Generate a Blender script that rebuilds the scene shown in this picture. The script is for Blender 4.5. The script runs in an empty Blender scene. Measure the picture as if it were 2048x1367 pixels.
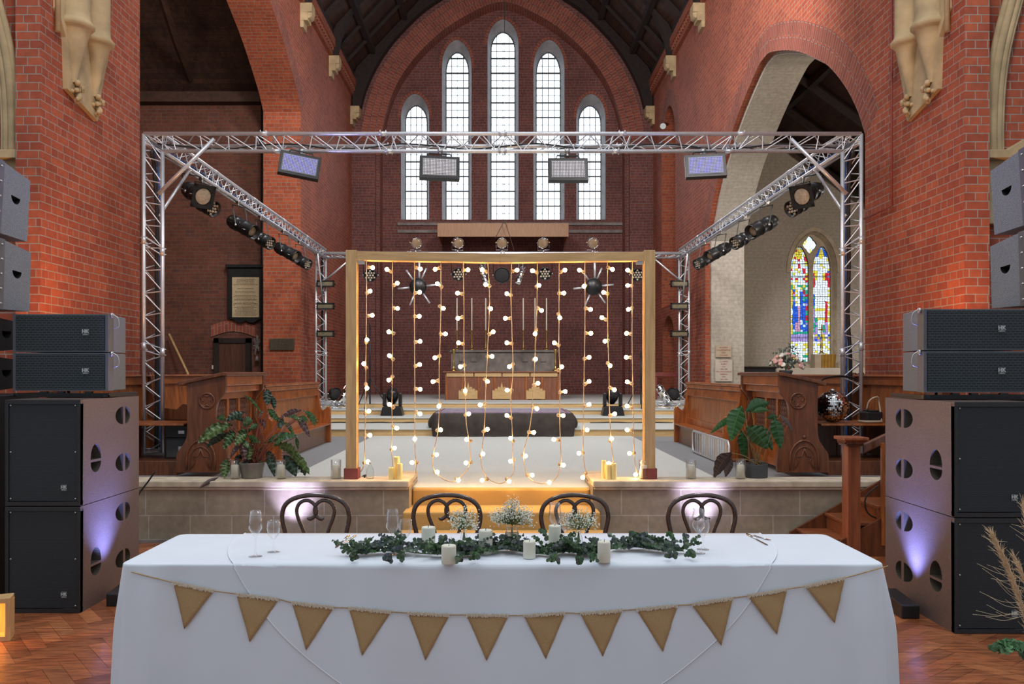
import bpy, math, random
from math import sin, cos, pi, sqrt, atan2, radians
from mathutils import Vector, Matrix, noise
from mathutils.geometry import tessellate_polygon
random.seed(7)
SC = bpy.context.scene
COL = SC.collection

# ---------------------------------------------------------------- camera
cam_data = bpy.data.cameras.new('camera')
cam = bpy.data.objects.new('camera', cam_data); COL.objects.link(cam)
EYE = 1.65; FPX = 1700.0; VX = 1005.0; VY = 745.0
cam.location = (0, 0, EYE); cam.rotation_euler = (pi/2, 0, 0)
cam_data.sensor_width = 36.0; cam_data.lens = 36.0*FPX/2048
cam_data.shift_x = (1024-VX)/2048; cam_data.shift_y = (VY-683.5)/2048
cam_data.clip_end = 200
SC.camera = cam
SC.view_settings.view_transform = 'Standard'; SC.view_settings.look = 'None'
SC.view_settings.exposure = 0.16; SC.view_settings.gamma = 1.0
SC.view_settings.use_curve_mapping = False
# ---------------------------------------------------------------- daylight
SKY_EAST, SKY_ZEN, SKY_WEST = 4.0, .36, .42
world = bpy.data.worlds.new('overcast_sky'); SC.world = world; world.use_nodes = True
bg = world.node_tree.nodes['Background']
# overcast daylight, brightest low in the east behind the tall windows
wn = world.node_tree; wtc = wn.nodes.new('ShaderNodeTexCoord'); wsp = wn.nodes.new('ShaderNodeSeparateXYZ'); wn.links.new(wtc.outputs['Generated'], wsp.inputs[0])
def wmap(sock, a, b, c, d):
    n = wn.nodes.new('ShaderNodeMapRange'); n.interpolation_type = 'SMOOTHSTEP'
    for k, v in zip((1, 2, 3, 4), (a, b, c, d)): n.inputs[k].default_value = v
    wn.links.new(sock, n.inputs[0]); return n.outputs[0]
def wmath(op, a, b):
    n = wn.nodes.new('ShaderNodeMath'); n.operation = op
    for i, x in enumerate((a, b)):
        if isinstance(x, (int, float)): n.inputs[i].default_value = x
        else: wn.links.new(x, n.inputs[i])
    return n.outputs[0]
east = wmap(wsp.outputs[1], .05, .9, 0., SKY_EAST); zen = wmap(wsp.outputs[2], .0, .9, 0., SKY_ZEN); low = wmap(wsp.outputs[2], -.25, .0, .12, 1.)
wn.links.new(wmath('MULTIPLY', wmath('ADD', wmath('ADD', east, zen), SKY_WEST), low), bg.inputs[1])
bg.inputs[0].default_value = (0.80, 0.90, 1.0, 1)

def light(name, kind, loc, energy, color, target=None, size=0.1, angle=60, blend=.6):
    d = bpy.data.lights.new(name, kind); d.energy = energy; d.color = color
    if kind == 'SPOT': d.spot_size = radians(angle); d.spot_blend = blend; d.shadow_soft_size = size
    elif kind == 'AREA': d.size = size
    else: d.shadow_soft_size = size
    o = bpy.data.objects.new(name, d); COL.objects.link(o); o.location = loc
    if target is not None:
        o.rotation_euler = (Vector(target)-Vector(loc)).to_track_quat('-Z', 'Y').to_euler()
    return o

# unseen fill lights added high in the nave and chancel, and the warm uplights by the piers
WARM = (1, .84, .70)
for s_ in (-1, 1):
    light('chancel_fill', 'AREA', (s_*2.4, 12.2, 9.2), 430, (1, .93, .90), (-s_*.6, 25, 4.5), size=1.2)
    light('nave_fill', 'AREA', (s_*2.4, 5.2, 8.5), 165, (1, .90, .84), (s_*4.8, 10, 3.6), size=1.2)
    light('amber_uplight', 'SPOT', (s_*4.05, 8.3, 1.7), 110, (1, .42, .12), (s_*4.8, 9.7, 3.6), size=.1, angle=95, blend=1.)
light('aisle_fill', 'AREA', (8.2, 12.0, 6.2), 220, (1, .87, .72), (7.6, 23, 3.4), size=1.0)  # added fill that brightens the aisle wall and jamb, no fixture
light('chapel_fill', 'AREA', (-8.0, 13.0, 9.0), 75, (1, .82, .66), (-7.5, 21, 4.5), size=1.0)  # weak fill added for the dark chapel, no lamp stands here

def at(px, py, Y):
    """world point that the photograph shows at pixel px,py when it stands Y metres away"""
    return Vector(((px-VX)*Y/FPX, Y, EYE-(py-VY)*Y/FPX))
def onfloor(px, py, h):
    Y = FPX*(EYE-h)/(py-VY)
    return Vector(((px-VX)*Y/FPX, Y, h))

# ---------------------------------------------------------------- materials
MAT = {}
def newmat(name):
    m = bpy.data.materials.new(name); m.use_nodes = True; MAT[name] = m
    nt = m.node_tree; b = nt.nodes['Principled BSDF']
    return m, nt, b
def N(nt, t, **kw):
    n = nt.nodes.new(t)
    for k, v in kw.items(): setattr(n, k, v)
    return n
def rgb(c): return (c[0], c[1], c[2], 1)
def plain(name, col, rough=.5, metal=0., var=.12, scale=8., bump=0., coat=0., coords='Object', spec=None, stretch=None):
    m, nt, b = newmat(name)
    tc = N(nt, 'ShaderNodeTexCoord'); mp = N(nt, 'ShaderNodeMapping')
    nt.links.new(tc.outputs[coords], mp.inputs[0])
    if stretch: mp.inputs['Scale'].default_value = stretch
    no = N(nt, 'ShaderNodeTexNoise'); no.inputs['Scale'].default_value = scale; no.inputs['Detail'].default_value = 5
    nt.links.new(mp.outputs[0], no.inputs['Vector'])
    cr = N(nt, 'ShaderNodeValToRGB')
    cr.color_ramp.elements[0].position = .3; cr.color_ramp.elements[1].position = .7
    cr.color_ramp.elements[0].color = rgb([max(0, x*(1-var)) for x in col])
    cr.color_ramp.elements[1].color = rgb([min(1, x*(1+var)) for x in col])
    nt.links.new(no.outputs[0], cr.inputs[0]); nt.links.new(cr.outputs[0], b.inputs['Base Color'])
    b.inputs['Roughness'].default_value = rough; b.inputs['Metallic'].default_value = metal
    if coat: b.inputs['Coat Weight'].default_value = coat; b.inputs['Coat Roughness'].default_value = .15
    if spec is not None: b.inputs['Specular IOR Level'].default_value = spec
    if bump:
        bp = N(nt, 'ShaderNodeBump'); bp.inputs['Strength'].default_value = bump; bp.inputs['Distance'].default_value = .01
        nt.links.new(no.outputs[0], bp.inputs['Height']); nt.links.new(bp.outputs[0], b.inputs['Normal'])
    return m
def brick(name, c1, c2, mortar, w=.235, h=.088, msize=.006, dirt=.25, rough=.8, squash=.55, freq=3, bump=.5, dirtcol=None, bias=0.):
    m, nt, b = newmat(name)
    uv = N(nt, 'ShaderNodeUVMap')
    br = N(nt, 'ShaderNodeTexBrick'); br.offset = .5; br.squash = squash; br.squash_frequency = freq
    for k, v in (('Scale', 1.), ('Brick Width', w), ('Row Height', h), ('Mortar Size', msize), ('Mortar Smooth', .1), ('Bias', bias)):
        br.inputs[k].default_value = v
    br.inputs['Color1'].default_value = rgb(c1); br.inputs['Color2'].default_value = rgb(c2); br.inputs['Mortar'].default_value = rgb(mortar)
    nt.links.new(uv.outputs[0], br.inputs['Vector'])
    no = N(nt, 'ShaderNodeTexNoise'); no.inputs['Scale'].default_value = 1.1; no.inputs['Detail'].default_value = 6
    tc = N(nt, 'ShaderNodeTexCoord'); nt.links.new(tc.outputs['Object'], no.inputs['Vector'])
    no2 = N(nt, 'ShaderNodeTexNoise'); no2.inputs['Scale'].default_value = 14; no2.inputs['Detail'].default_value = 4
    nt.links.new(tc.outputs['Object'], no2.inputs['Vector'])
    mx = N(nt, 'ShaderNodeMix', data_type='RGBA', blend_type='MULTIPLY')
    cr = N(nt, 'ShaderNodeValToRGB'); cr.color_ramp.elements[0].position = .3; cr.color_ramp.elements[1].position = .65
    d = dirtcol or (1-dirt, 1-dirt, 1-dirt)
    cr.color_ramp.elements[0].color = rgb(d); cr.color_ramp.elements[1].color = (1, 1, 1, 1)
    nt.links.new(no.outputs[0], cr.inputs[0])
    mx.inputs[0].default_value = 1; nt.links.new(br.outputs[0], mx.inputs[6]); nt.links.new(cr.outputs[0], mx.inputs[7])
    mx2 = N(nt, 'ShaderNodeMix', data_type='RGBA', blend_type='MULTIPLY'); mx2.inputs[0].default_value = .5
    nt.links.new(mx.outputs[2], mx2.inputs[6]); nt.links.new(no2.outputs[0], mx2.inputs[7])
    nt.links.new(mx2.outputs[2], b.inputs['Base Color'])
    b.inputs['Roughness'].default_value = rough
    bp = N(nt, 'ShaderNodeBump'); bp.inputs['Strength'].default_value = bump; bp.inputs['Distance'].default_value = .008; bp.invert = True
    nt.links.new(br.outputs[1], bp.inputs['Height']); nt.links.new(bp.outputs[0], b.inputs['Normal'])
    return m
def wood(name, c1, c2, rough=.35, scale=(1, 1, 1), plank=0., coat=.3, dist=4.):
    """grain runs along the axis with the small scale; UV in metres"""
    m, nt, b = newmat(name)
    tc = N(nt, 'ShaderNodeTexCoord'); mp = N(nt, 'ShaderNodeMapping'); mp.inputs['Scale'].default_value = scale
    nt.links.new(tc.outputs['Object'], mp.inputs[0])
    no = N(nt, 'ShaderNodeTexNoise'); no.inputs['Scale'].default_value = 9; no.inputs['Detail'].default_value = 8; no.inputs['Distortion'].default_value = .6
    nt.links.new(mp.outputs[0], no.inputs['Vector'])
    cr = N(nt, 'ShaderNodeValToRGB'); cr.color_ramp.elements[0].position = .32; cr.color_ramp.elements[1].position = .68
    cr.color_ramp.elements[0].color = rgb(c1); cr.color_ramp.elements[1].color = rgb(c2)
    nt.links.new(no.outputs[0], cr.inputs[0])
    out = cr.outputs[0]
    if plank:
        uv = N(nt, 'ShaderNodeUVMap')
        br = N(nt, 'ShaderNodeTexBrick'); br.offset = .37
        for k, v in (('Scale', 1.), ('Brick Width', 40.), ('Row Height', plank), ('Mortar Size', .004), ('Mortar Smooth', .2)): br.inputs[k].default_value = v
        br.inputs['Color1'].default_value = (1, 1, 1, 1); br.inputs['Color2'].default_value = (.72, .72, .72, 1); br.inputs['Mortar'].default_value = (.2, .2, .2, 1)
        rot = N(nt, 'ShaderNodeMapping'); rot.inputs['Rotation'].default_value = (0, 0, pi/2)
        nt.links.new(uv.outputs[0], rot.inputs[0]); nt.links.new(rot.outputs[0], br.inputs['Vector'])
        mx = N(nt, 'ShaderNodeMix', data_type='RGBA', blend_type='MULTIPLY'); mx.inputs[0].default_value = 1
        nt.links.new(out, mx.inputs[6]); nt.links.new(br.outputs[0], mx.inputs[7]); out = mx.outputs[2]
    nt.links.new(out, b.inputs['Base Color'])
    b.inputs['Roughness'].default_value = rough
    if coat: b.inputs['Coat Weight'].default_value = coat; b.inputs['Coat Roughness'].default_value = .25
    return m
def emit(name, col, strength):
    m, nt, b = newmat(name)
    b.inputs['Base Color'].default_value = rgb(col); b.inputs['Emission Color'].default_value = rgb(col); b.inputs['Emission Strength'].default_value = strength
    return m
def glass(name, tint=(1, 1, 1), clear=.85, rough=.02):
    """thin glass: mostly straight-through with a mirror sheen"""
    m, nt, b = newmat(name)
    nt.nodes.remove(b); out = nt.nodes['Material Output']
    tr = N(nt, 'ShaderNodeBsdfTransparent'); tr.inputs[0].default_value = rgb(tint)
    gl = N(nt, 'ShaderNodeBsdfGlossy'); gl.inputs['Roughness'].default_value = rough
    fr = N(nt, 'ShaderNodeLayerWeight'); fr.inputs['Blend'].default_value = .5
    pw = N(nt, 'ShaderNodeMath', operation='POWER'); pw.inputs[1].default_value = 2.6; nt.links.new(fr.outputs['Facing'], pw.inputs[0])
    ma = N(nt, 'ShaderNodeMath', operation='MULTIPLY_ADD'); ma.inputs[1].default_value = .85*(1-clear)/.15; ma.inputs[2].default_value = .04
    nt.links.new(pw.outputs[0], ma.inputs[0])
    mx = N(nt, 'ShaderNodeMixShader'); nt.links.new(ma.outputs[0], mx.inputs[0]); nt.links.new(tr.outputs[0], mx.inputs[1]); nt.links.new(gl.outputs[0], mx.inputs[2])
    nt.links.new(mx.outputs[0], out.inputs[0])
    return m
def attrmat(name, rough=.6, translucent=0., var=0.):
    m, nt, b = newmat(name)
    a = N(nt, 'ShaderNodeAttribute'); a.attribute_name = 'tint'
    nt.links.new(a.outputs['Color'], b.inputs['Base Color']); b.inputs['Roughness'].default_value = rough
    return m

RB1, RB2 = (.56, .125, .052), (.40, .078, .036)
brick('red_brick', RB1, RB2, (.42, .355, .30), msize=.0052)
brick('orange_brick', (.48, .10, .034), (.36, .066, .024), (.30, .23, .17), dirt=.12)
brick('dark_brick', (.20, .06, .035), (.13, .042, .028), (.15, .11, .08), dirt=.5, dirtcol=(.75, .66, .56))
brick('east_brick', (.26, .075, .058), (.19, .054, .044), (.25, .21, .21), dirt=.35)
brick('arch_brick', (.40, .10, .055), (.30, .068, .04), (.36, .31, .28), w=.4, h=.09, squash=1.)
brick('ashlar', (.56, .46, .33), (.50, .41, .29), (.78, .71, .60), w=.58, h=.26, msize=.005, squash=.7, dirt=.42, bump=.25)
brick('painted_brick', (.60, .55, .47), (.58, .53, .46), (.52, .47, .40), dirt=.1, bump=.35)
plain('stone', (.50, .43, .32), .85, var=.18, scale=6, bump=.3)
plain('cap_stone', (.55, .47, .35), .7, var=.2, scale=9, bump=.2)
plain('carved_stone', (.42, .32, .18), .85, var=.22, scale=4, bump=.25)
plain('plaster', (.62, .57, .49), .8, var=.06, scale=3)
plain('mustard_carpet', (.50, .31, .10), .95, var=.12, scale=260, bump=.25)
plain('cream_carpet', (.56, .60, .585), .95, var=.05, scale=40, bump=.2)
plain('grey_carpet', (.24, .255, .27), .95, var=.22, scale=90, bump=.3)
plain('white_cloth', (.70, .745, .81), .85, var=.02, scale=5)
plain('hem_cloth', (.92, .92, .94), .7, var=.01)
plain('black_paint', (.018, .019, .021), .45, var=.2, scale=60, bump=.15)
plain('black_metal', (.02, .021, .023), .35, metal=.3, var=.2)
plain('sub_paint', (.15, .115, .105), .36, metal=.2, var=.3, scale=200, bump=.25)
plain('array_side', (.17, .20, .235), .4, var=.3, scale=160, bump=.4)
plain('array_frame', (.13, .14, .16), .45, metal=.3, var=.12)
plain('recess', (.16, .14, .11), .35, metal=.5, var=.2)
plain('black_hole', (.012, .012, .014), .8)
plain('aluminium', (.66, .69, .74), .36, metal=.62, var=.06, scale=20)
plain('chrome', (.75, .76, .78), .12, metal=1., var=.05)
plain('steel', (.5, .5, .5), .35, metal=.9, var=.08)
plain('silver_cutlery', (.7, .68, .66), .15, metal=1., var=.04)
plain('brass', (.55, .40, .14), .3, metal=.9, var=.1)
plain('dull_gold', (.45, .26, .05), .4, metal=.5, var=.15)
plain('bentwood', (.045, .02, .012), .18, var=.3, scale=20, coat=.8)
plain('candle_ivory', (.72, .70, .58), .5, var=.03)
plain('candle_yellow', (.80, .66, .28), .5, var=.05)
plain('wick', (.03, .025, .02), .9)
plain('burlap', (.44, .29, .14), .95, var=.2, scale=420, bump=.3)
plain('lace', (.70, .62, .50), .95, var=.15, scale=90, bump=.4)
plain('twine', (.42, .29, .15), .95, var=.2, scale=90)
plain('pot_grey', (.06, .062, .066), .6, var=.15)
plain('pot_bronze', (.20, .18, .15), .4, metal=.3, var=.2)
plain('soil', (.03, .02, .014), .95, var=.4, scale=60)
plain('stem_red', (.22, .06, .035), .5, var=.2)
plain('stem_tan', (.30, .19, .07), .5, var=.2)
plain('stem_green', (.10, .16, .05), .6, var=.2)
plain('cable_tan', (.42, .33, .24), .6, var=.1)
plain('cable_black', (.012, .012, .013), .5)
plain('cable_blue', (.02, .09, .3), .5)
plain('drape_black', (.05, .04, .035), .9, var=.3, scale=6)
plain('reveal_stone', (.34, .34, .35), .8, var=.15, scale=5)
plain('dark_stone', (.20, .18, .165), .7, var=.3, scale=5)
plain('plaque_bronze', (.08, .065, .045), .5, metal=.4, var=.3, scale=30)
plain('plaque_tan', (.48, .39, .29), .8, var=.08)
plain('plaque_cream', (.56, .50, .43), .8, var=.05)
plain('letter_red', (.36, .10, .07), .8)
plain('letter_grey', (.55, .58, .58), .5)
plain('badge', (.10, .11, .115), .5)
plain('ink', (.10, .07, .04), .9)
plain('parchment', (.42, .33, .20), .85, var=.1, scale=4)
plain('tan_lens', (.42, .36, .28), .35, var=.25, scale=25)
plain('lens_amber', (.22, .15, .09), .15, var=.1)
plain('blinder_glass', (.34, .30, .20), .2, metal=.6, var=.25, scale=20)
plain('red_maroon', (.22, .045, .04), .6)
plain('dried_grass', (.74, .58, .38), .9, var=.15, scale=30)
plain('gyp_white', (.86, .86, .76), .8, var=.04)
plain('petal_pink', (.74, .42, .37), .8, var=.1)
plain('petal_white', (.80, .76, .66), .8, var=.06)
plain('leaf_grey', (.12, .17, .14), .8, var=.2)
plain('white_plastic', (.65, .63, .58), .4)
plain('lead', (.10, .12, .13), .6, metal=.3)
wood('roof_wood', (.03, .012, .007), (.065, .026, .014), .7, (1, .12, 1), coat=0)
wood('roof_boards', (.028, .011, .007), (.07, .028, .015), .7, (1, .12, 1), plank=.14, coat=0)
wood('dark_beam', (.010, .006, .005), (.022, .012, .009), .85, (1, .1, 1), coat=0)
wood('pew_wood', (.20, .052, .011), (.42, .125, .026), .34, (3, .5, .5))
wood('pew_planks', (.25, .068, .014), (.50, .16, .036), .34, (3, 1.5, .3), plank=.16)
wood('desk_wood', (.085, .026, .010), (.18, .055, .018), .36, (3, 3, .35))
wood('pine', (.42, .26, .11), (.58, .39, .18), .6, (2.5, 2.5, .3), coat=0)
wood('pine_beam', (.42, .26, .11), (.58, .39, .18), .6, (.3, 3, 3), coat=0)
wood('panel_wood', (.33, .17, .08), (.42, .23, .11), .5, (4, 4, .4), coat=0)
wood('oak_post', (.19, .05, .018), (.34, .10, .036), .5, (3, 3, .3))
wood('stair_wood', (.17, .048, .016), (.30, .095, .032), .4, (.4, 3, 3))
wood('dark_door', (.06, .022, .012), (.11, .04, .022), .5, (3, 3, .3), plank=.14)
wood('altar_wood', (.17, .06, .03), (.26, .10, .05), .5, (3, 3, .4), coat=0)
wood('altar_gold', (.50, .33, .14), (.60, .42, .2), .5, (.5, 3, 3), coat=0)
attrmat('parquet', .38)
nt = MAT['parquet'].node_tree; pb = nt.nodes['Principled BSDF']; pb.inputs['Coat Weight'].default_value = .25
an_ = [n for n in nt.nodes if n.type == 'ATTRIBUTE'][0]; tcn = N(nt, 'ShaderNodeTexCoord'); mpn = N(nt, 'ShaderNodeMapping'); mpn.inputs['Rotation'].default_value = (0, 0, .2); mpn.inputs['Scale'].default_value = (3, 22, 1)
nn = N(nt, 'ShaderNodeTexNoise'); nn.inputs['Scale'].default_value = 1.6; nn.inputs['Detail'].default_value = 9; nn.inputs['Roughness'].default_value = .7
nt.links.new(tcn.outputs['Object'], mpn.inputs[0]); nt.links.new(mpn.outputs[0], nn.inputs['Vector'])
crn = N(nt, 'ShaderNodeValToRGB'); crn.color_ramp.elements[0].position = .35; crn.color_ramp.elements[0].color = (.35, .3, .28, 1); crn.color_ramp.elements[1].position = .68; crn.color_ramp.elements[1].color = (1.15, 1.2, 1.25, 1)
nt.links.new(nn.outputs[0], crn.inputs[0]); mxn = N(nt, 'ShaderNodeMix', data_type='RGBA', blend_type='MULTIPLY'); mxn.inputs[0].default_value = 1
nt.links.new(an_.outputs['Color'], mxn.inputs[6]); nt.links.new(crn.outputs[0], mxn.inputs[7]); nt.links.new(mxn.outputs[2], pb.inputs['Base Color'])
bpn = N(nt, 'ShaderNodeBump'); bpn.inputs['Strength'].default_value = .15; nt.links.new(nn.outputs[0], bpn.inputs['Height']); nt.links.new(bpn.outputs[0], pb.inputs['Normal'])
attrmat('eucalyptus', .6); attrmat('calathea', .35)
glass('clear_glass'); glass('pane_glass', (.97, .99, 1), .99, .1)
glass('bottle_glass', (.93, .96, .96), .82)
emit('bulb_glow', (1, .58, .22), 55.)
emit('led_blue', (.32, .32, .9), .55)
emit('led_dim', (.70, .68, .75), .5)
emit('led_uplight', (.35, .38, 1), 12)
emit('lamp_glow', (1, .55, .2), 20)

# grilles: woven metal mesh over black foam
def grille(name, c1, c2, cell):
    m, nt, b = newmat(name)
    uv = N(nt, 'ShaderNodeUVMap'); br = N(nt, 'ShaderNodeTexBrick'); br.offset = .5
    for k, v in (('Scale', 1.), ('Brick Width', cell*1.5), ('Row Height', cell*.8), ('Mortar Size', cell*.17), ('Mortar Smooth', .3)): br.inputs[k].default_value = v
    br.inputs['Color1'].default_value = rgb(c1); br.inputs['Color2'].default_value = rgb(c1); br.inputs['Mortar'].default_value = rgb(c2)
    nt.links.new(uv.outputs[0], br.inputs[0]); nt.links.new(br.outputs[0], b.inputs['Base Color'])
    b.inputs['Roughness'].default_value = .5
    bp = N(nt, 'ShaderNodeBump'); bp.inputs['Strength'].default_value = .8; bp.inputs['Distance'].default_value = .004
    nt.links.new(br.outputs[1], bp.inputs['Height']); nt.links.new(bp.outputs[0], b.inputs['Normal'])
grille('grille_fine', (.009, .013, .017), (.022, .030, .036), .011)
grille('grille_coarse', (.008, .012, .015), (.036, .048, .055), .022)
# rug
m, nt, b = newmat('rug'); v = N(nt, 'ShaderNodeTexVoronoi'); v.inputs['Scale'].default_value = 14
tc = N(nt, 'ShaderNodeTexCoord'); nt.links.new(tc.outputs['Object'], v.inputs[0])
cr = N(nt, 'ShaderNodeValToRGB'); cr.color_ramp.elements[0].color = (.42, .34, .36, 1); cr.color_ramp.elements[1].color = (.16, .17, .3, 1)
nt.links.new(v.outputs[0], cr.inputs[0]); nt.links.new(cr.outputs[0], b.inputs['Base Color']); b.inputs['Roughness'].default_value = .95
# mirror ball tiles
m, nt, b = newmat('mirror_tiles'); b.inputs['Metallic'].default_value = 1; b.inputs['Roughness'].default_value = .06; b.inputs['Base Color'].default_value = (.78, .76, .74, 1)
# tinted window glass
m, nt, b = newmat('stained_glass'); nt.nodes.remove(b)
a = N(nt, 'ShaderNodeAttribute'); a.attribute_name = 'tint'; tr = N(nt, 'ShaderNodeBsdfTransparent')
nt.links.new(a.outputs['Color'], tr.inputs[0]); nt.links.new(tr.outputs[0], nt.nodes['Material Output'].inputs[0])

# ---------------------------------------------------------------- mesh builder
class MB:
    def __init__(s): s.v = []; s.f = []; s.sm = []; s.uv = {}; s.mi = []; s.tint = {}
    def vert(s, p): s.v.append(tuple(p)); return len(s.v)-1
    def face(s, idx, smooth=False, uv=None, mi=0, tint=None):
        if uv is not None: s.uv[len(s.f)] = uv
        if tint is not None: s.tint[len(s.f)] = tint
        s.f.append(tuple(idx)); s.sm.append(smooth); s.mi.append(mi)
    def poly(s, pts, smooth=False, uv=None, mi=0, tint=None):
        n = len(s.v); s.v += [tuple(p) for p in pts]; s.face(range(n, n+len(pts)), smooth, uv, mi, tint)
    def box(s, x0, x1, y0, y1, z0, z1, mi=0, M=None):
        n = len(s.v)
        P = [(x, y, z) for z in (z0, z1) for y in (y0, y1) for x in (x0, x1)]
        if M is not None: P = [tuple(M @ Vector(p)) for p in P]
        s.v += P
        for f in ((0, 2, 3, 1), (4, 5, 7, 6), (0, 1, 5, 4), (2, 6, 7, 3), (0, 4, 6, 2), (1, 3, 7, 5)):
            s.face([n+i for i in f], mi=mi)
        return s
    def cbox(s, c, d, mi=0, M=None):
        if M is None: return s.box(c[0]-d[0]/2, c[0]+d[0]/2, c[1]-d[1]/2, c[1]+d[1]/2, c[2]-d[2]/2, c[2]+d[2]/2, mi)
        return s.box(-d[0]/2, d[0]/2, -d[1]/2, d[1]/2, -d[2]/2, d[2]/2, mi, Matrix.Translation(c) @ M)
    def tube(s, pts, r, n=8, cap=True, closed=False, mi=0, flat=1., up=None, tint=None):
        pts = [Vector(p) for p in pts]; m = len(pts)
        rr = r if isinstance(r, (list, tuple)) else [r]*m
        prev = None; base = len(s.v)
        for i, p in enumerate(pts):
            if closed: t = pts[(i+1) % m]-pts[i-1]
            else: t = pts[min(i+1, m-1)]-pts[max(i-1, 0)]
            if t.length < 1e-9: t = Vector((0, 0, 1))
            t.normalize()
            if prev is None:
                a = Vector(up) if up is not None else (Vector((0, 0, 1)) if abs(t.z) < .9 else Vector((1, 0, 0)))
                a = (a-t*a.dot(t)).normalized()
            else:
                a = prev-t*prev.dot(t)
                a = a.normalized() if a.length > 1e-6 else Vector((1, 0, 0))
            prev = a; b = t.cross(a)
            for k in range(n):
                an = 2*pi*k/n
                s.v.append(tuple(p+(a*cos(an)*flat+b*sin(an))*rr[i]))
        L = m if closed else m-1
        for i in range(L):
            j = (i+1) % m
            for k in range(n):
                k2 = (k+1) % n
                s.face((base+i*n+k, base+i*n+k2, base+j*n+k2, base+j*n+k), n > 4, mi=mi, tint=tint)
        if cap and not closed:
            s.face([base+k for k in range(n)][::-1], mi=mi, tint=tint); s.face([base+(m-1)*n+k for k in range(n)], mi=mi, tint=tint)
        return s
    def lathe(s, prof, origin=(0, 0, 0), axis=(0, 0, 1), n=24, smooth=True, mi=0, a0=0., a1=2*pi):
        """prof: list of (radius, distance along axis)"""
        ax = Vector(axis).normalized(); o = Vector(origin)
        a = Vector((1, 0, 0)) if abs(ax.x) < .9 else Vector((0, 1, 0)); a = (a-ax*a.dot(ax)).normalized(); b = ax.cross(a)
        base = len(s.v); full = abs(a1-a0-2*pi) < 1e-6; cnt = n if full else n+1
        for (r, t) in prof:
            for k in range(cnt):
                an = a0+(a1-a0)*k/n
                s.v.append(tuple(o+ax*t+(a*cos(an)+b*sin(an))*max(r, 1e-5)))
        for i in range(len(prof)-1):
            for k in range(n):
                k2 = (k+1) % cnt
                s.face((base+i*cnt+k, base+i*cnt+k2, base+(i+1)*cnt+k2, base+(i+1)*cnt+k), smooth, mi=mi)
        return s
    def prism(s, pts, d, mi=0, smooth=False):
        """closed outline pts (3D, planar) extruded by vector d"""
        pts = [Vector(p) for p in pts]; d = Vector(d); n = len(pts); base = len(s.v)
        s.v += [tuple(p) for p in pts]+[tuple(p+d) for p in pts]
        tris = tessellate_polygon([pts])
        for t in tris:
            s.face([base+i for i in t], mi=mi); s.face([base+n+i for i in reversed(t)], mi=mi)
        for i in range(n):
            j = (i+1) % n; s.face((base+i, base+j, base+n+j, base+n+i), smooth, mi=mi)
        return s
    def sphere(s, c, r, n=12, m=8, mi=0, sc=(1, 1, 1), tint=None):
        base = len(s.v)
        for i in range(m+1):
            th = pi*i/m
            for k in range(n):
                an = 2*pi*k/n
                s.v.append((c[0]+r*sc[0]*sin(th)*cos(an), c[1]+r*sc[1]*sin(th)*sin(an), c[2]+r*sc[2]*cos(th)))
        for i in range(m):
            for k in range(n):
                k2 = (k+1) % n
                s.face((base+i*n+k, base+(i+1)*n+k, base+(i+1)*n+k2, base+i*n+k2), True, mi=mi, tint=tint)
        return s
    def build(s, name, mats, parent=None, bevel=0., loc=None, solid=0., fix=True):
        me = bpy.data.meshes.new(name); o0 = Vector(loc) if loc is not None else Vector((0, 0, 0))
        pm = Vector((0, 0, 0))
        par = parent
        while par is not None: pm = pm+par.location; par = par.parent
        off = o0+pm
        me.from_pydata([(x-off.x, y-off.y, z-off.z) for x, y, z in s.v], [], s.f)
        if not isinstance(mats, (list, tuple)): mats = [mats]
        for m in mats: me.materials.append(MAT[m])
        for p, sm, mi in zip(me.polygons, s.sm, s.mi): p.use_smooth = sm; p.material_index = mi
        if fix:
            import bmesh
            bm = bmesh.new(); bm.from_mesh(me)
            if not s.uv and not s.tint:
                bmesh.ops.remove_doubles(bm, verts=bm.verts, dist=1e-6)
            bmesh.ops.recalc_face_normals(bm, faces=bm.faces); bm.to_mesh(me); bm.free()
        uvl = me.uv_layers.new(name='UVMap').data
        vs = me.vertices
        for p in me.polygons:
            c = s.uv.get(p.index)
            if c is not None:
                # match by original order of vertices
                for k, li in enumerate(p.loop_indices):
                    vi = me.loops[li].vertex_index; q = s.f[p.index].index(vi); uvl[li].uv = c[q]
                continue
            n = p.normal; ax = max(range(3), key=lambda i: abs(n[i]))
            for li in p.loop_indices:
                x, y, z = vs[me.loops[li].vertex_index].co+off
                uvl[li].uv = (y, z) if ax == 0 else ((x, z) if ax == 1 else (x, y))
        if s.tint:
            ca = me.color_attributes.new('tint', 'FLOAT_COLOR', 'CORNER').data
            for p in me.polygons:
                c = s.tint.get(p.index, (1, 1, 1))
                for li in p.loop_indices: ca[li].color = (c[0], c[1], c[2], 1)
        o = bpy.data.objects.new(name, me); COL.objects.link(o)
        if parent is not None: o.parent = parent
        o.location = o0
        if bevel:
            md = o.modifiers.new('bevel', 'BEVEL'); md.width = bevel; md.segments = 2; md.limit_method = 'ANGLE'; md.angle_limit = radians(40)
        if solid:
            md = o.modifiers.new('solid', 'SOLIDIFY'); md.thickness = solid; md.offset = 0
        return o

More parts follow.
